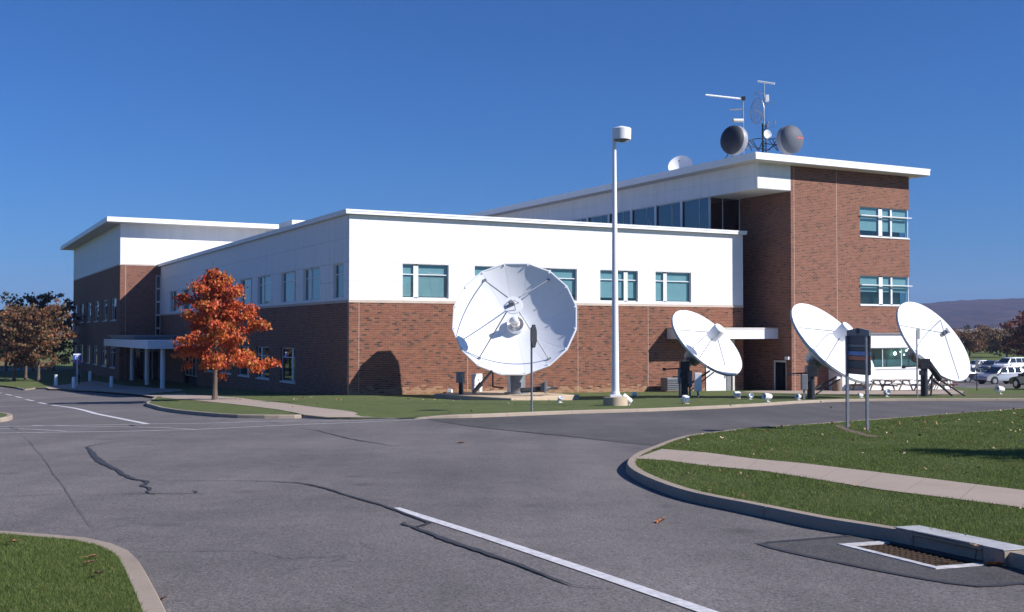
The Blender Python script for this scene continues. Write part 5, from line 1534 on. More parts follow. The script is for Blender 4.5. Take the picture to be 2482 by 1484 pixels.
# roof dish
rdp = onroof(1651, 84.0); rdp = W(1651, 405, 84.0); rdp.z = ROOF
rdish = empty('roof_dish', rdp, 0, label='small white dish showing above the left roof edge, half cut by it', cat='satellite dish')
m = frame_from((-.30, -.82, .48), origin=W(1650, 407, 84.0) - rdp)
b = MB(); b.lathe([(.0001, 0)] + [(.92 * k / 8, (.92 * k / 8) ** 2 / 4 / .75) for k in range(1, 9)] + [(.95, .29), (.93, .23)] + [(.92 * k / 8, (.92 * k / 8) ** 2 / 4 / .75 - .03) for k in range(7, 0, -1)] + [(.0001, -.03)], m, 32); b.build('reflector', M['dish'], rdish, smooth_=True)
b = MB(); b.tube((0, .1, 0), m @ Vector((0, 0, -.1)), .08, .06, 10); b.build('stand', M['galv'], rdish)
b = MB(); b.tube(m @ Vector((0, -.9, .27)), m @ Vector((0, 0, .8)), .02, .02, 5); b.tube(m @ Vector((0, 0, .72)), m @ Vector((0, 0, .9)), .07, .07, 8); b.build('feed', M['galv'], rdish)

# ================================================================== CARS
def make_car(p, yaw, paint, label, kind='wagon', cat='car'):
    root = empty('parked_car', p, R(yaw), label=label, cat=cat, group='parked cars')
    if kind == 'wagon':      # x forward
        low = [(-2.25, .42), (-2.30, .62), (-2.22, .98), (-2.0, 1.02), (.95, .98), (1.75, .90), (2.15, .74), (2.25, .55), (2.22, .32), (-2.15, .30)]
        gh = [(-2.12, 1.02), (-1.75, 1.56), (-1.2, 1.66), (.0, 1.66), (.35, 1.60), (1.15, 1.0)]
    elif kind == 'van':
        low = [(-2.35, .42), (-2.4, .7), (-2.38, 1.12), (-2.2, 1.16), (1.2, 1.14), (1.9, 1.02), (2.3, .84), (2.35, .5), (2.3, .34), (-2.3, .34)]
        gh = [(-2.34, 1.16), (-2.2, 1.78), (-1.9, 1.86), (.2, 1.86), (.6, 1.80), (1.45, 1.14)]
    else:
        low = [(-2.2, .42), (-2.25, .62), (-2.2, .90), (-1.7, .96), (.95, .92), (1.75, .82), (2.15, .68), (2.25, .5), (2.2, .26), (-2.12, .26)]
        gh = [(-1.75, .96), (-1.05, 1.36), (-.6, 1.44), (.1, 1.44), (.4, 1.38), (1.2, .92)]
    W_, Wt = .88, .66
    b = MB()
    n = len(low)
    def wl(z): return W_ * (1 - .06 * abs(z - .65) / .4)
    for i in range(n):
        a, c = low[i], low[(i + 1) % n]
        b.quad([(a[0], -wl(a[1]), a[1]), (c[0], -wl(c[1]), c[1]), (c[0], wl(c[1]), c[1]), (a[0], wl(a[1]), a[1])])
    b.quad([(q[0], -wl(q[1]), q[1]) for q in low]); b.quad([(q[0], wl(q[1]), q[1]) for q in reversed(low)])
    zb, zt_ = gh[0][1], max(q[1] for q in gh)
    def wg(z): return (W_ - .04) + (Wt - W_ + .04) * (z - zb) / (zt_ - zb)
    g2_ = [(gh[0][0], gh[0][1] - .03)] + gh + [(gh[-1][0], gh[-1][1] - .03)]
    for i in range(len(g2_) - 1):
        a, c = g2_[i], g2_[i + 1]
        b.quad([(a[0], -wg(a[1]), a[1]), (c[0], -wg(c[1]), c[1]), (c[0], wg(c[1]), c[1]), (a[0], wg(a[1]), a[1])])
    b.quad([(q[0], -wg(q[1]), q[1]) for q in reversed(g2_)]); b.quad([(q[0], wg(q[1]), q[1]) for q in g2_])
    b.build('body', paint, root, bevel=.05, smooth_=True)
    # side windows, windscreens
    xr, xf = gh[1][0] + .10, gh[4][0]
    zr = zt_ - .10
    edges = np.linspace(xr - .05, xf + .28, 4)
    for s in (-1, 1):
        for k in range(3):
            x0, x1 = edges[k] + .04, edges[k + 1] - .04
            zl0 = zb + .05
            t0, t1 = x0, x1
            if k == 2: t1 = x1 - .22
            if k == 0: t0 = x0 + .12
            bb = MB()
            q = [(x0, zl0), (x1 + (.25 if k == 2 else 0), zl0), (t1, zr), (t0, zr)]
            P3 = [Vector((x, s * (wg(z) + .012), z)) for x, z in q]
            Q3 = [v - Vector((0, s * .03, 0)) for v in P3]
            bb.quad(P3); bb.quad(list(reversed(Q3)))
            for i in range(4): bb.quad([P3[i], Q3[i], Q3[(i + 1) % 4], P3[(i + 1) % 4]])
            bb.build('window', M['car_glass'], root)
    for (a, c) in ((gh[-1], gh[-2]), (gh[0], gh[1])):
        bb = MB(); d = Vector((c[0] - a[0], 0, c[1] - a[1])); nrm = Vector((-d.z, 0, d.x)).normalized()
        if (nrm.x > 0) != (a[0] > 0): nrm = -nrm
        p0 = Vector((a[0], 0, a[1])) + d * .08 + nrm * .012; p1 = Vector((a[0], 0, a[1])) + d * .92 + nrm * .012
        w0, w1 = wg(p0.z) - .06, wg(p1.z) - .06
        T = [p0 + Vector((0, -w0, 0)), p0 + Vector((0, w0, 0)), p1 + Vector((0, w1, 0)), p1 + Vector((0, -w1, 0))]
        Bq = [v - nrm * .03 for v in T]
        bb.quad(T); bb.quad(list(reversed(Bq)))
        for i in range(4): bb.quad([T[i], Bq[i], Bq[(i + 1) % 4], T[(i + 1) % 4]])
        bb.build('windscreen', M['car_glass'], root)
    for x in (-1.38, 1.36):
        for s in (-1, 1):
            bb = MB(); bb.tube((x, s * .66, .33), (x, s * .875, .33), .34, .34, 22); wh = bb.build('wheel', M['tyre'], root, bevel=.02)
            bb = MB(); bb.tube((x, s * .876, .33), (x, s * .892, .33), .21, .20, 18); 
            for k in range(5): bb.bar((x, s * .895, .33), (x + .19 * math.cos(k * 1.2566), s * .895, .33 + .19 * math.sin(k * 1.2566)), .05, .02, (0, 1, 0))
            bb.build('rim', M['rim'], wh)
            bb = MB(); bb.tube((x, s * .80, .36), (x, s * .868, .36), .40, .40, 22); bb.build('wheel_arch', M['void'], root)
    for s in (-1, 1):
        bb = MB(); bb.obox((2.10, s * .62, .70), (.07, 0, 0), (0, .18, 0), (0, 0, .07)); bb.build('headlight', M['chrome'], root, bevel=.02)
        bb = MB(); bb.obox((-2.22, s * .70, .84), (.06, 0, 0), (0, .11, 0), (0, 0, .12)); bb.build('tail_light', M['tail'], root, bevel=.02)
        bb = MB(); bb.obox((.82, s * .96, 1.03), (.06, 0, 0), (0, .09, 0), (0, 0, .06)); bb.build('mirror', paint, root, bevel=.02)
    bb = MB(); bb.box(-2.3, -.80, .30, -2.0, .80, .44); bb.box(1.95, -.80, .28, 2.27, .80, .42); bb.build('bumper', M['dark_metal'], root, bevel=.03)
    return root
M['car_glass'] = mat('dark_car_glass', (.02, .025, .03), .06, spec=.8)
def paint(nm, c, metal=.35): return mat(nm, c, .28, metal, var=.01, coat=1.0)
silver = paint('silver_paint', (.42, .40, .40), .5); navy = paint('dark_blue_paint', (.03, .035, .05)); whitep = paint('white_paint', (.8, .8, .82), .0)
greenp = paint('dark_green_paint', (.015, .035, .03)); greyp = paint('grey_paint', (.16, .17, .19)); redp = paint('dark_red_paint', (.2, .03, .03))
def car_at(u, v, yaw, pt, label, kind):
    p = G(u, v); p.z = gz(p.y); return make_car(p, yaw, pt, label, kind)
car_at(2424, 931, 197, silver, 'silver estate car parked side-on beyond the lawn, front to the left', 'wagon')
car_at(2362, 929, 12, navy, 'dark blue saloon half hidden by the rightmost dish, beside the silver estate', 'saloon')
car_at(2516, 943, 100, greenp, 'dark green car cut off at the right picture edge', 'saloon')
car_at(2530, 922, 20, navy, 'dark car behind the tail of the silver estate', 'saloon')
car_at(2448, 902, 205, whitep, 'bright white van parked in the back row, right end', 'van')
car_at(2405, 901, 215, greyp, 'grey saloon in the back row left of the white van', 'saloon')
car_at(2372, 900, 205, whitep, 'white saloon in the back row just right of the rightmost dish', 'saloon')
car_at(2490, 899, 205, redp, 'dark red saloon in the back row right of the white van', 'saloon')
pp = G(2367, 946); pp.z = zl(pp.x, pp.y) - .02
po = empty('sign_post', pp, 0, label='thin dark post standing in the grass before the parked cars', cat='post')
b = MB(); b.tube((0, 0, -.3), (0, 0, (W(2366, 868, pp.y) - pp).z), .035, .035, 8); b.build('post', M['dark_metal'], po)
b = MB(); b.box(-.10, -.05, (W(2366, 893, pp.y) - pp).z, .10, -.02, (W(2366, 868, pp.y) - pp).z); b.build('plate', M['mid_metal'], po)

# ================================================================== PERSON at the bus stop
def make_person(p, yaw):
    root = empty('person', p, R(yaw), label='person in a grey top and dark trousers waiting by the bus stop sign', cat='person')
    V, E, Rd = [], [], []
    def chain(pts, start=None):
        prev = start
        for (x, y, z, r) in pts:
            V.append((x, y, z)); Rd.append(r)
            if prev is not None: E.append((prev, len(V) - 1))
            prev = len(V) - 1
        return prev
    pel = chain([(0, 0, .94, .135)])
    ch = chain([(0, .01, 1.08, .125), (0, .0, 1.24, .15), (0, .01, 1.38, .13)], pel)
    nk = chain([(0, .01, 1.45, .058), (0, -.005, 1.51, .06), (0, -.02, 1.58, .088), (0, -.015, 1.65, .09), (0, .0, 1.71, .06)], ch)
    for s in (-1, 1):
        el = chain([(s * .17, .01, 1.37, .062), (s * .215, .03, 1.20, .048), (s * .235, .03, 1.10, .042), (s * .235, -.03, .96, .034), (s * .235, -.075, .85, .026), (s * .235, -.09, .80, .030)], ch)
        for k, (dy, L) in enumerate(((-.030, .075), (-.010, .085), (.010, .080), (.028, .062))):
            chain([(s * .232, -.09 + dy, .77, .010), (s * .230, -.10 + dy, .77 - L * .6, .009), (s * .222, -.105 + dy, .77 - L, .008)], el)
        chain([(s * .225, -.125, .80, .010), (s * .215, -.145, .765, .009)], el)
        chain([(s * .095, 0, .86, .098), (s * .10, -.01, .66, .078), (s * .10, -.015, .50, .060), (s * .105, .01, .30, .052), (s * .105, .02, .09, .040), (s * .11, -.03, .045, .042), (s * .115, -.15, .03, .034)], pel)
    me = bpy.data.meshes.new('body'); me.from_pydata(V, E, [])
    o = link('body', me, root)
    sm = o.modifiers.new('skin', 'SKIN')
    for i, r in enumerate(Rd): me.skin_vertices[0].data[i].radius = (r, r * (.82 if V[i][2] > .9 and V[i][2] < 1.42 and abs(V[i][0]) < .05 else 1))
    me.skin_vertices[0].data[0].use_root = True
    ss = o.modifiers.new('sub', 'SUBSURF'); ss.levels = 1; ss.render_levels = 1
    dg = bpy.context.evaluated_depsgraph_get()
    m2_ = bpy.data.meshes.new_from_object(o.evaluated_get(dg))
    o.modifiers.clear(); o.data = m2_; m2_.name = 'body'
    m2_.materials.clear()
    for m_ in (mat('skin', (.35, .20, .14), .6), mat('grey_top', (.16, .17, .19), .85), mat('dark_trousers', (.015, .017, .022), .9), mat('dark_shoes', (.012, .012, .012), .6)): m2_.materials.append(m_)
    for pl in m2_.polygons:
        c = pl.center
        pl.material_index = 3 if c.z < .085 else 2 if c.z < .95 and abs(c.x) < .2 else 1 if (c.z < 1.43 and c.z > .84 and (abs(c.x) < .2 or c.z > .9)) else 0
        pl.use_smooth = True
    b = MB(); b.lathe([(.098, -.02), (.112, .06), (.10, .12), (.06, .155), (.0001, .165)], Matrix.Translation((0, .012, 1.615)), 16); b.build('hair', mat('dark_hair', (.02, .015, .012), .6), root, smooth_=True)
    b = MB()
    for s in (-1, 1):
        b.obox((s * .035, -.108, 1.625), (.014, 0, 0), (0, .006, 0), (0, 0, .006))
    b.obox((0, -.112, 1.565), (.022, 0, 0), (0, .006, 0), (0, 0, .005)); b.build('eyes_and_mouth', mat('dark_features', (.06, .03, .03), .5), root)
    b = MB(); b.obox((0, -.118, 1.597), (.012, 0, 0), (0, .014, .006), (0, -.004, .02)); b.build('nose', m2_.materials[0], root)
    return root
pq = Vector((W(188.5, 930, 101.2).x, 101.2, 0)); pq.z = zl(pq.x, pq.y)
make_person(pq, 15)

# ================================================================== TREES
def leaf_mesh(name, P, D, S, tint, m, parent, fold=.25):
    """leaves: P centres, D hanging directions, S lengths, tint colours"""
    n = len(P)
    side = np.cross(D, rng.normal(size=(n, 3))); side /= np.linalg.norm(side, axis=1)[:, None] + 1e-9
    nr = np.cross(side, D)
    L = S[:, None]
    w = L * .36
    v = np.empty((n, 4, 3))
    v[:, 0] = P; v[:, 1] = P + D * L * .5 + side * w + nr * L * fold * .5; v[:, 2] = P + D * L; v[:, 3] = P + D * L * .45 - side * w + nr * L * fold * .5
    me = bpy.data.meshes.new(name)
    me.vertices.add(n * 4); me.vertices.foreach_set('co', v.reshape(-1))
    idx = np.arange(n)[:, None] * 4
    f = np.concatenate([idx, idx + 1, idx + 2, idx, idx + 2, idx + 3], axis=1).reshape(-1)
    me.loops.add(n * 6); me.loops.foreach_set('vertex_index', f.astype(np.int32))
    me.polygons.add(n * 2); me.polygons.foreach_set('loop_start', np.arange(n * 2, dtype=np.int32) * 3)
    at = me.attributes.new('tint', 'FLOAT_COLOR', 'FACE')
    c = np.ones((n * 2, 4), np.float32); c[:, :3] = np.repeat(tint, 2, axis=0)
    at.data.foreach_set('color', c.reshape(-1))
    me.materials.append(m); me.update(); me.validate()
    return link(name, me, parent)

def make_tree(base, H, rad, clear, nleaf, lsize, palette, label, prof='cone', seed=1, lean=(0, 0), limbs=34, group=None, name='maple_tree', bark='bark', trunk_r=None, droop=.8, spr=.085):
    rs = np.random.default_rng(seed)
    root = empty(name, base, 0, label=label, cat='tree', group=group)
    tr = trunk_r or H * .016
    b = MB()
    pts = [Vector((lean[0] * t * t + .05 * math.sin(t * 5 + seed), lean[1] * t * t + .05 * math.cos(t * 4 + seed), t * H * .97)) for t in np.linspace(0, 1, 13)]
    for i in range(12):
        r0 = tr * (1 - .93 * i / 12) * (1.5 if i == 0 else 1); r1 = tr * (1 - .93 * (i + 1) / 12)
        p0 = pts[i] - Vector((0, 0, .3)) if i == 0 else pts[i]
        b.tube(p0, pts[i + 1], r0, r1, 9, caps=False)
    tips = []
    def trunk_at(z):
        t = z / (H * .97) * 12; i = int(min(11, t)); return pts[i].lerp(pts[i + 1], t - i)
    gold = 2.39996
    for k in range(limbs):
        f = (k + .5) / limbs
        z = clear + (H * .96 - clear) * (f ** .9)
        if prof == 'cone': L = rad * (1.0 - .90 * f ** 1.15) * (.78 + .22 * min(1, f * 8)) 
        else: L = rad * math.sqrt(max(.04, 1 - (2 * f - .85) ** 2 / 1.45))
        L *= rs.uniform(.58, 1.22)
        a = k * gold + rs.uniform(-.4, .4)
        up = rs.uniform(.05, .30) + .5 * f
        o = trunk_at(z * .93)
        d = Vector((math.cos(a), math.sin(a), up)).normalized()
        segs = [o]
        for q in range(1, 5):
            d2 = (d + Vector(rs.normal(0, .10, 3)) + Vector((0, 0, -.05 * q if prof == 'cone' else .02))).normalized()
            segs.append(segs[-1] + d2 * L / 4)
        for q in range(4): b.tube(segs[q], segs[q + 1], tr * .34 * (1 - f * .6) * (1 - q * .22), tr * .34 * (1 - f * .6) * (1 - (q + 1) * .22), 5, caps=False)
        for q in range(1, 5):
            w = (.5, .8, 1, 1)[q - 1]
            tips.append((segs[q], w * L))
            for _ in range(2 if q < 4 else 3):
                sd = (d + Vector(rs.normal(0, .75, 3)) * Vector((1, 1, .6))).normalized()
                e = segs[q] + sd * L * rs.uniform(.14, .34)
                b.tube(segs[q], e, tr * .07, tr * .03, 4, caps=False)
                tips.append((e, L * .9))
    b.build('trunk', M[bark], root)
    w = np.array([t[1] for t in tips]); w /= w.sum()
    T = np.array([tuple(t[0]) for t in tips])
    pick = rs.choice(len(T), nleaf, p=w)
    spread = rad * spr
    P = T[pick] + rs.normal(0, 1, (nleaf, 3)) * np.array([spread, spread, spread * .62]) + np.array([0, 0, -spread * .3])
    D = rs.normal(0, .45, (nleaf, 3)); D[:, 2] -= droop
    D += (P - np.array([0, 0, 0])) * np.array([.12, .12, 0]) / rad
    D /= np.linalg.norm(D, axis=1)[:, None]
    S = lsize * rs.uniform(.6, 1.3, nleaf)
    pal = np.array(palette)
    clus = rs.integers(0, len(pal), len(T))
    ci = np.where(rs.random(nleaf) < .55, clus[pick], rs.integers(0, len(pal), nleaf))
    tint = pal[ci] * rs.uniform(.7, 1.3, (nleaf, 1))
    leaf_mesh('crown', P, D, S, tint.astype(np.float32), M['leaves'], root)
    return root

RED = [(.54, .10, .034), (.58, .13, .036), (.60, .16, .040), (.46, .068, .032), (.56, .20, .040), (.54, .105, .05), (.42, .17, .035)]
BROWN = [(.20, .095, .045), (.25, .105, .045), (.15, .09, .04), (.21, .135, .06), (.09, .075, .03), (.28, .12, .055), (.10, .06, .03)]
DARK = [(.045, .045, .018), (.06, .055, .022), (.05, .04, .018), (.09, .055, .025)]
tbp = ground_pt(522, 975)
make_tree(tbp, (W(520, 622, tbp.y) - tbp).z, 2.75, 1.65, 16500, .16, RED, 'young maple in bright red and orange leaf on the kerbed island', 'cone', 5, (-.1, 0), 29, trunk_r=.125, spr=.052)
for (u, yy, H, rad, sd, lab) in ((35, 109, 7.3, 2.9, 11, 'brown-leaved tree at the left picture edge'), (62, 111, 7.9, 2.9, 12, 'brown-leaved tree with the middle trunk of the three at the left'), (92, 108, 7.6, 2.9, 13, 'brown-leaved tree with the rightmost trunk, beside the brick block')):
    p = Vector((W(u, 916, yy).x, yy, 0)); p.z = zl(p.x, p.y) - .05
    make_tree(p, H, rad, 1.6, 4300, .26, BROWN, lab, 'round', sd, (0, 0), 26, 'brown trees by the road at the left', trunk_r=.15, spr=.055)
for (u, yy, H, rad, sd, lab) in ((80, 136, 10.4, 3.4, 21, 'tall dark tree whose top rises above the three brown trees'), (130, 138, 8.8, 3.2, 22, 'dark tree against the brick block behind the brown trees'), (15, 140, 8.2, 3.4, 23, 'dark tree behind the leftmost brown tree')):
    p = Vector((W(u, 912, yy).x, yy, 0)); p.z = gz(p.y) - .05
    make_tree(p, H, rad, 2.2, 2600, .36, DARK, lab, 'round', sd, (0, 0), 26, 'dark trees behind the brown ones', spr=.06, name='oak_tree', trunk_r=.2)
# tree off to the right whose shadow lies across the right lawn
def shadow_tree(u, v, L, H, rad, sd, lab):
    t = G(u, v, .12); s = Vector((sunvec.x, sunvec.y, 0)).normalized()
    p = t + s * L; p.z = zl(p.x, p.y)
    make_tree(p, H, rad, 1.9, 5000, .2, RED, lab, 'cone', sd, (0, 0), 32, trunk_r=.11)
shadow_tree(2105, 1090, 9.6, 6.6, 2.3, 31, 'young red maple just outside the right picture edge, casting its shadow on the lawn')
# trees beyond the car park
for k, (u, yy, H, rad, pal, lab) in enumerate(((2500, 165, 8.0, 3.6, [(.20, .05, .03), (.16, .06, .03), (.22, .07, .035), (.10, .07, .04)], 'dark red autumn tree at the right picture edge behind the cars'), (2350, 230, 4.6, 4.2, BROWN, 'brown bushy tree far behind the rightmost dish'), (2405, 260, 5.0, 5.0, DARK + BROWN, 'olive and brown tree far behind the white van'), (2440, 215, 4.4, 3.8, BROWN + DARK, 'rusty low tree behind the back row of cars'))):
    p = Vector((W(u, 880, yy).x, yy, 0)); p.z = gz(p.y) - .1
    make_tree(p, H, rad, 1.2, 3400, .42, pal, lab, 'round', 40 + k, (0, 0), 30, 'trees beyond the car park', trunk_r=.2, name='autumn_tree')

# ================================================================== FAR COUNTRY
def strip_wood(name, xr, yr, n, hmin, hmax, pal, seed, lab=None):
    """a far wood that reads as one mass: many small leaf clumps"""
    rs = np.random.default_rng(seed)
    x = rs.uniform(*xr, n); y = rs.uniform(*yr, n); h = rs.uniform(hmin, hmax, n)
    m_ = 26
    P = np.repeat(np.stack([x, y, np.zeros(n)], 1), m_, 0)
    hh = np.repeat(h, m_)
    q = rs.normal(0, 1, (n * m_, 3)); q /= np.linalg.norm(q, axis=1)[:, None]
    P += q * np.stack([hh * .42, hh * .42, hh * .48], 1)
    P[:, 2] += hh * .5 - 3.2
    pal = np.array(pal); ti = np.repeat(pal[rs.integers(0, len(pal), n)], m_, 0) * rs.uniform(.7, 1.3, (n * m_, 1))
    D = q * .6 + rs.normal(0, .5, q.shape); D /= np.linalg.norm(D, axis=1)[:, None]
    o = leaf_mesh(name, P, D, hh * .33, ti.astype(np.float32), M['leaves'], None)
    o['kind'] = 'stuff'; return o
strip_wood('far_wood', (130, 420), (330, 640), 420, 3.5, 6.5, [(.10, .06, .04), (.13, .07, .045), (.08, .07, .04), (.06, .05, .035), (.15, .06, .04)] + DARK, 3)
strip_wood('far_wood', (-420, -60), (520, 700), 300, 6, 11, DARK + BROWN, 4)
# houses of the valley, far behind the cars
for (u, yy, w, d, h, c, lab) in ((2345, 420, 16, 9, 5.5, (.62, .60, .56), 'long pale low house far away just right of the rightmost dish'), (2402, 520, 12, 9, 6.5, (.66, .66, .68), 'small white house far off in the trees'), (2330, 560, 18, 10, 5, (.5, .47, .43), 'grey-brown low house far behind the rightmost dish')):
    p = Vector((W(u, 850, yy).x, yy, gz(yy) + (.6 if yy > 400 else .2)))
    hs = empty('far_house', p, R(20), label=lab, cat='house', group='far houses in the valley')
    b = MB(); b.box(-w / 2, -d / 2, -1, w / 2, d / 2, h * .6); b.build('wall', mat('house_wall', c, .8), hs)
    b = MB(); rr = [(-d / 2 - .4, h * .6), (d / 2 + .4, h * .6), (0, h)]
    b.prism(rr, -w / 2 - .4, w / 2 + .4, 0, Matrix(((0, 0, 1, 0), (1, 0, 0, 0), (0, 1, 0, 0), (0, 0, 0, 1)))); b.build('roof', mat('house_roof', (.16, .14, .14), .8), hs)
    for k in range(4):
        b = MB(); x = -w / 2 + (k + .5) * w / 4; b.box(x - .6, -d / 2 - .04, h * .18, x + .6, -d / 2 - .003, h * .45); b.build('window', M['car_glass'], hs)
# wooded ridge
mr_, n_, l_, b_ = new_mat('wooded_ridge')
tc = n_.new('ShaderNodeTexCoord'); nz = n_.new('ShaderNodeTexNoise'); nz.inputs['Scale'].default_value = .035; nz.inputs['Detail'].default_value = 10; nz.inputs['Roughness'].default_value = .75
l_.new(tc.outputs['Object'], nz.inputs['Vector'])
rr_ = ramp(n_, [(.36, (.014, .012, .012)), (.5, (.045, .030, .022)), (.64, (.10, .058, .036))]); l_.new(nz.outputs['Fac'], rr_.inputs['Fac']); l_.new(rr_.outputs['Color'], b_.inputs['Base Color']); b_.inputs['Roughness'].default_value = 1.0; b_.inputs['Specular IOR Level'].default_value = 0
from mathutils import noise as mnoise
RD = 2600.0
crest = [(1500, 800), (1800, 790), (2100, 757), (2205, 739), (2290, 732), (2340, 729), (2400, 726.5), (2480, 725), (2700, 728), (3000, 745), (3400, 770), (3900, 798)]
b = MB(); cols_, rows_n = 260, 26
us = np.linspace(1500, 3900, cols_)
for i, u in enumerate(us):
    v = np.interp(u, [c[0] for c in crest], [c[1] for c in crest])
    top = W(u, v, RD)
    for j in range(rows_n):
        t = j / (rows_n - 1)
        y = RD - 900 + 900 * t
        x = top.x * y / RD if False else top.x - (1 - t) * 60
        prof = math.sin(t * math.pi / 2) ** 1.3
        z = -4 + (top.z + 4) * prof
        z += (mnoise.noise(Vector((x * .02, y * .02, 0))) * 4 + mnoise.noise(Vector((x * .09, y * .09, 5))) * 2.2) * min(1, prof * 3)
        b.v.append((x, y, z))
for i in range(cols_ - 1):
    for j in range(rows_n - 1):
        k = i * rows_n + j; b.f.append((k, k + rows_n, k + rows_n + 1, k + 1)); b.m.append(0)
k0 = len(b.v)
o = b.build('hills', mr_, smooth_=True); o['kind'] = 'structure'

# ================================================================== GRASS AND FALLEN LEAVES
def grass(name, poly, n, seed, avoid=(), near=9.0, hgt=.034):
    rs = np.random.default_rng(seed)
    pl = np.array(poly); x0, y0 = pl.min(0); x1, y1 = pl.max(0)
    x1, y1, x0, y0 = min(x1, 26), min(y1, 46), max(x0, -14), max(y0, 3)
    X = rs.uniform(x0, x1, n * 14); Y = rs.uniform(y0, y1, n * 14)
    d = np.hypot(X, Y)
    keep = rs.random(len(X)) < np.minimum(1, (near / d) ** 1.6)
    keep &= np.abs(X / np.maximum(Y, .1)) < .56
    X, Y, d = X[keep], Y[keep], d[keep]
    k = in_poly(X, Y, poly)
    for a in avoid: k &= ~in_poly(X, Y, a)
    X, Y, d = X[k][:n], Y[k][:n], d[k][:n]
    m_ = len(X)
    Z = np.array([zl(a, c) for a, c in zip(X, Y)]) - .005
    a = rs.uniform(0, 2 * np.pi, m_); w = .0024 * np.maximum(1, d / 7) * rs.uniform(.7, 1.3, m_)
    h = hgt * rs.uniform(.45, 1.25, m_) * (1 + .35 * np.sin(X * 1.9) * np.sin(Y * 1.3))
    ln = rs.normal(0, .45, (m_, 2)) * h[:, None]
    v = np.empty((m_, 3, 3))
    v[:, 0] = np.stack([X - np.cos(a) * w, Y - np.sin(a) * w, Z], 1); v[:, 1] = np.stack([X + np.cos(a) * w, Y + np.sin(a) * w, Z], 1)
    v[:, 2] = np.stack([X + ln[:, 0], Y + ln[:, 1], Z + h], 1)
    me = bpy.data.meshes.new(name)
    me.vertices.add(m_ * 3); me.vertices.foreach_set('co', v.reshape(-1))
    me.loops.add(m_ * 3); me.loops.foreach_set('vertex_index', np.arange(m_ * 3, dtype=np.int32))
    me.polygons.add(m_); me.polygons.foreach_set('loop_start', np.arange(m_, dtype=np.int32) * 3)
    pal = np.array([(.115, .172, .048), (.145, .195, .057), (.10, .145, .042), (.185, .215, .078), (.25, .235, .115), (.14, .16, .062)])
    ci = rs.choice(6, m_, p=[.28, .26, .2, .14, .05, .07])
    t = pal[ci] * rs.uniform(.75, 1.25, (m_, 1))
    at = me.attributes.new('tint', 'FLOAT_COLOR', 'FACE'); c = np.ones((m_, 4), np.float32); c[:, :3] = t; at.data.foreach_set('color', c.reshape(-1))
    me.materials.append(M['blades']); me.update()
    o = link(name, me); o['kind'] = 'stuff'
    return o
wr = [xy(G(*Z3(*p), 0.12)) for p in [(45, 322), (250, 335), (500, 368), (850, 400), (1100, 440), (1600, 520), (2000, 570), (2482, 632), (3300, 760), (3300, 640), (2482, 522), (1900, 450), (1500, 400), (1100, 352), (800, 325), (500, 285), (215, 262)]]
soil = [xy(G(*Z6(*p), 0.12)) for p in [(715, 1252), (790, 1262), (845, 1290), (930, 1312), (1005, 1338), (1100, 1350), (1090, 1362), (1000, 1356), (900, 1330), (800, 1300), (730, 1270)]]
grass('lawn_grass', left_poly, 150000, 51)
grass('lawn_grass', right_poly, 380000, 52, (wr, soil), 10.0)

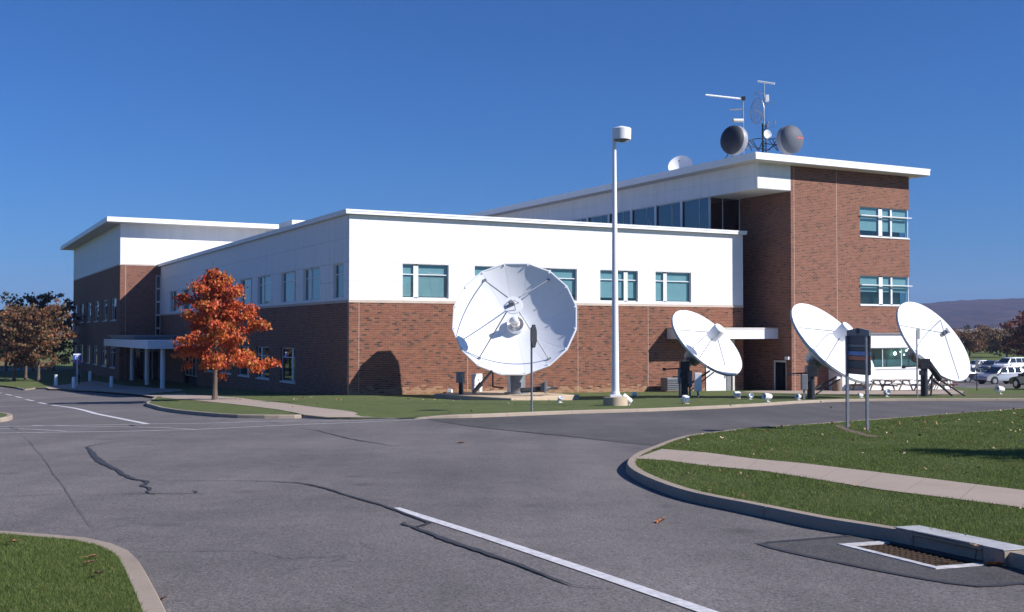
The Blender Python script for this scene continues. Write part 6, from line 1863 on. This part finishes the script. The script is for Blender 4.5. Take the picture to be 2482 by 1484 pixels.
def fallen(p, s, col, yaw):
    b = MB()
    # lobed leaf, curled
    pts = []
    for k in range(14):
        t = 2 * math.pi * k / 14; r = s * (1.0 if k % 2 == 0 else .55) * (1.15 if k == 0 else 1)
        pts.append(Vector((r * math.cos(t), r * .8 * math.sin(t), .35 * s * abs(math.sin(t)) + .15 * s * (math.cos(t) ** 2))))
    for k in range(14): b.quad([Vector((0, 0, .05 * s)), pts[k], pts[(k + 1) % 14]])
    b.tube((-s * .5, 0, .08 * s), (-s * 1.7, .1 * s, .3 * s), .06 * s, .03 * s, 4)
    o = b.build('fallen_leaf', mat('dry_leaf', col, .7, var=.3, scale=30)); o.location = p; o.rotation_euler = (random.uniform(-.2, .2), random.uniform(-.2, .2), yaw)
    return o
for (u, v, s, c, dz, lab) in ((391, 1456, .06, (.10, .045, .025), 0, 'curled dark brown leaf lying on the road beside the corner kerb'), (1600, 1267, .085, (.30, .11, .04), 0, 'orange-brown leaf lying alone on the open road right of the line'), (2410, 1373, .10, (.32, .13, .035), 0, 'orange leaves caught at the right end of the storm drain'), (1116, 1075, .10, (.30, .13, .06), 0, 'small tan leaf on the road far left of the right lawn tip'), (237, 1398, .06, (.11, .05, .03), .14, 'dark brown leaf in the corner grass, largest there'), (215, 1372, .05, (.14, .07, .04), .14, 'brown leaf just left of the largest one in the corner grass'), (225, 1356, .05, (.36, .18, .10), .14, 'pale orange leaf on the corner grass above the largest one'), (30, 1320, .055, (.24, .11, .05), .14, 'brown leaf near the upper left edge of the corner grass'), (2360, 1330 - 0, .05, (.36, .22, .11), .14, 'tan leaf on the grass strip above the drain hood')):
    p = G(u, v, dz); p.z = (gz(p.y) if dz == 0 else zl(p.x, p.y) + .035) + .006
    tag(fallen(p, s, c, random.uniform(0, 6)), lab, 'fallen leaf')
def litter(name, poly, n, seed, avoid=(), xlim=None):
    rs = np.random.default_rng(seed); pl = np.array(poly)
    x0, y0 = pl.min(0); x1, y1 = pl.max(0); x0, x1, y1 = max(x0, -30), min(x1, 32), min(y1, 70)
    X = rs.uniform(x0, x1, n * 6); Y = rs.uniform(y0, y1, n * 6); k = in_poly(X, Y, poly)
    for a in avoid: k &= ~in_poly(X, Y, a)
    X, Y = X[k][:n], Y[k][:n]; m_ = len(X)
    P = np.stack([X, Y, np.array([zl(a, c) for a, c in zip(X, Y)]) + .045], 1)
    D = rs.normal(0, 1, (m_, 3)); D[:, 2] = rs.normal(0, .35, m_); D /= np.linalg.norm(D, axis=1)[:, None]
    pal = np.array([(.36, .22, .13), (.42, .30, .19), (.28, .13, .06), (.20, .09, .045), (.48, .38, .27)])
    o = leaf_mesh(name, P, D, rs.uniform(.035, .075, m_) * np.clip(Y / 18, .8, 1.6), (pal[rs.integers(0, 5, m_)]).astype(np.float32), M['litter'], None, .5); o['kind'] = 'stuff'
litter('leaf_litter', right_poly, 1500, 61, (wr,))
litter('leaf_litter', left_poly, 14, 62)
litter('leaf_litter', [(-6, 34), (14, 42), (14, 56), (-12, 58), (-13, 48)], 60, 63)
litter('leaf_litter', [xy(p) for p in (tbp + Vector((-4, -2.5, 0)), tbp + Vector((5, -5, 0)), tbp + Vector((6, 0, 0)), tbp + Vector((0, 2, 0)))], 40, 64)

# ================================================================== AIR
hz_ = MB(); hz_.box(-2400, -380, -6.0, 3900, 4400, 190.0)
hm = bpy.data.materials.new('air'); hm.use_nodes = True
hn = hm.node_tree.nodes; hn.remove(hn['Principled BSDF'])
pv = hn.new('ShaderNodeVolumePrincipled'); pv.inputs['Color'].default_value = (.46, .58, 1.0, 1); pv.inputs['Density'].default_value = 0.00015; pv.inputs['Anisotropy'].default_value = 0.0
hm.node_tree.links.new(pv.outputs[0], hn['Material Output'].inputs['Volume'])
o = hz_.build('haze', hm); o['kind'] = 'stuff'
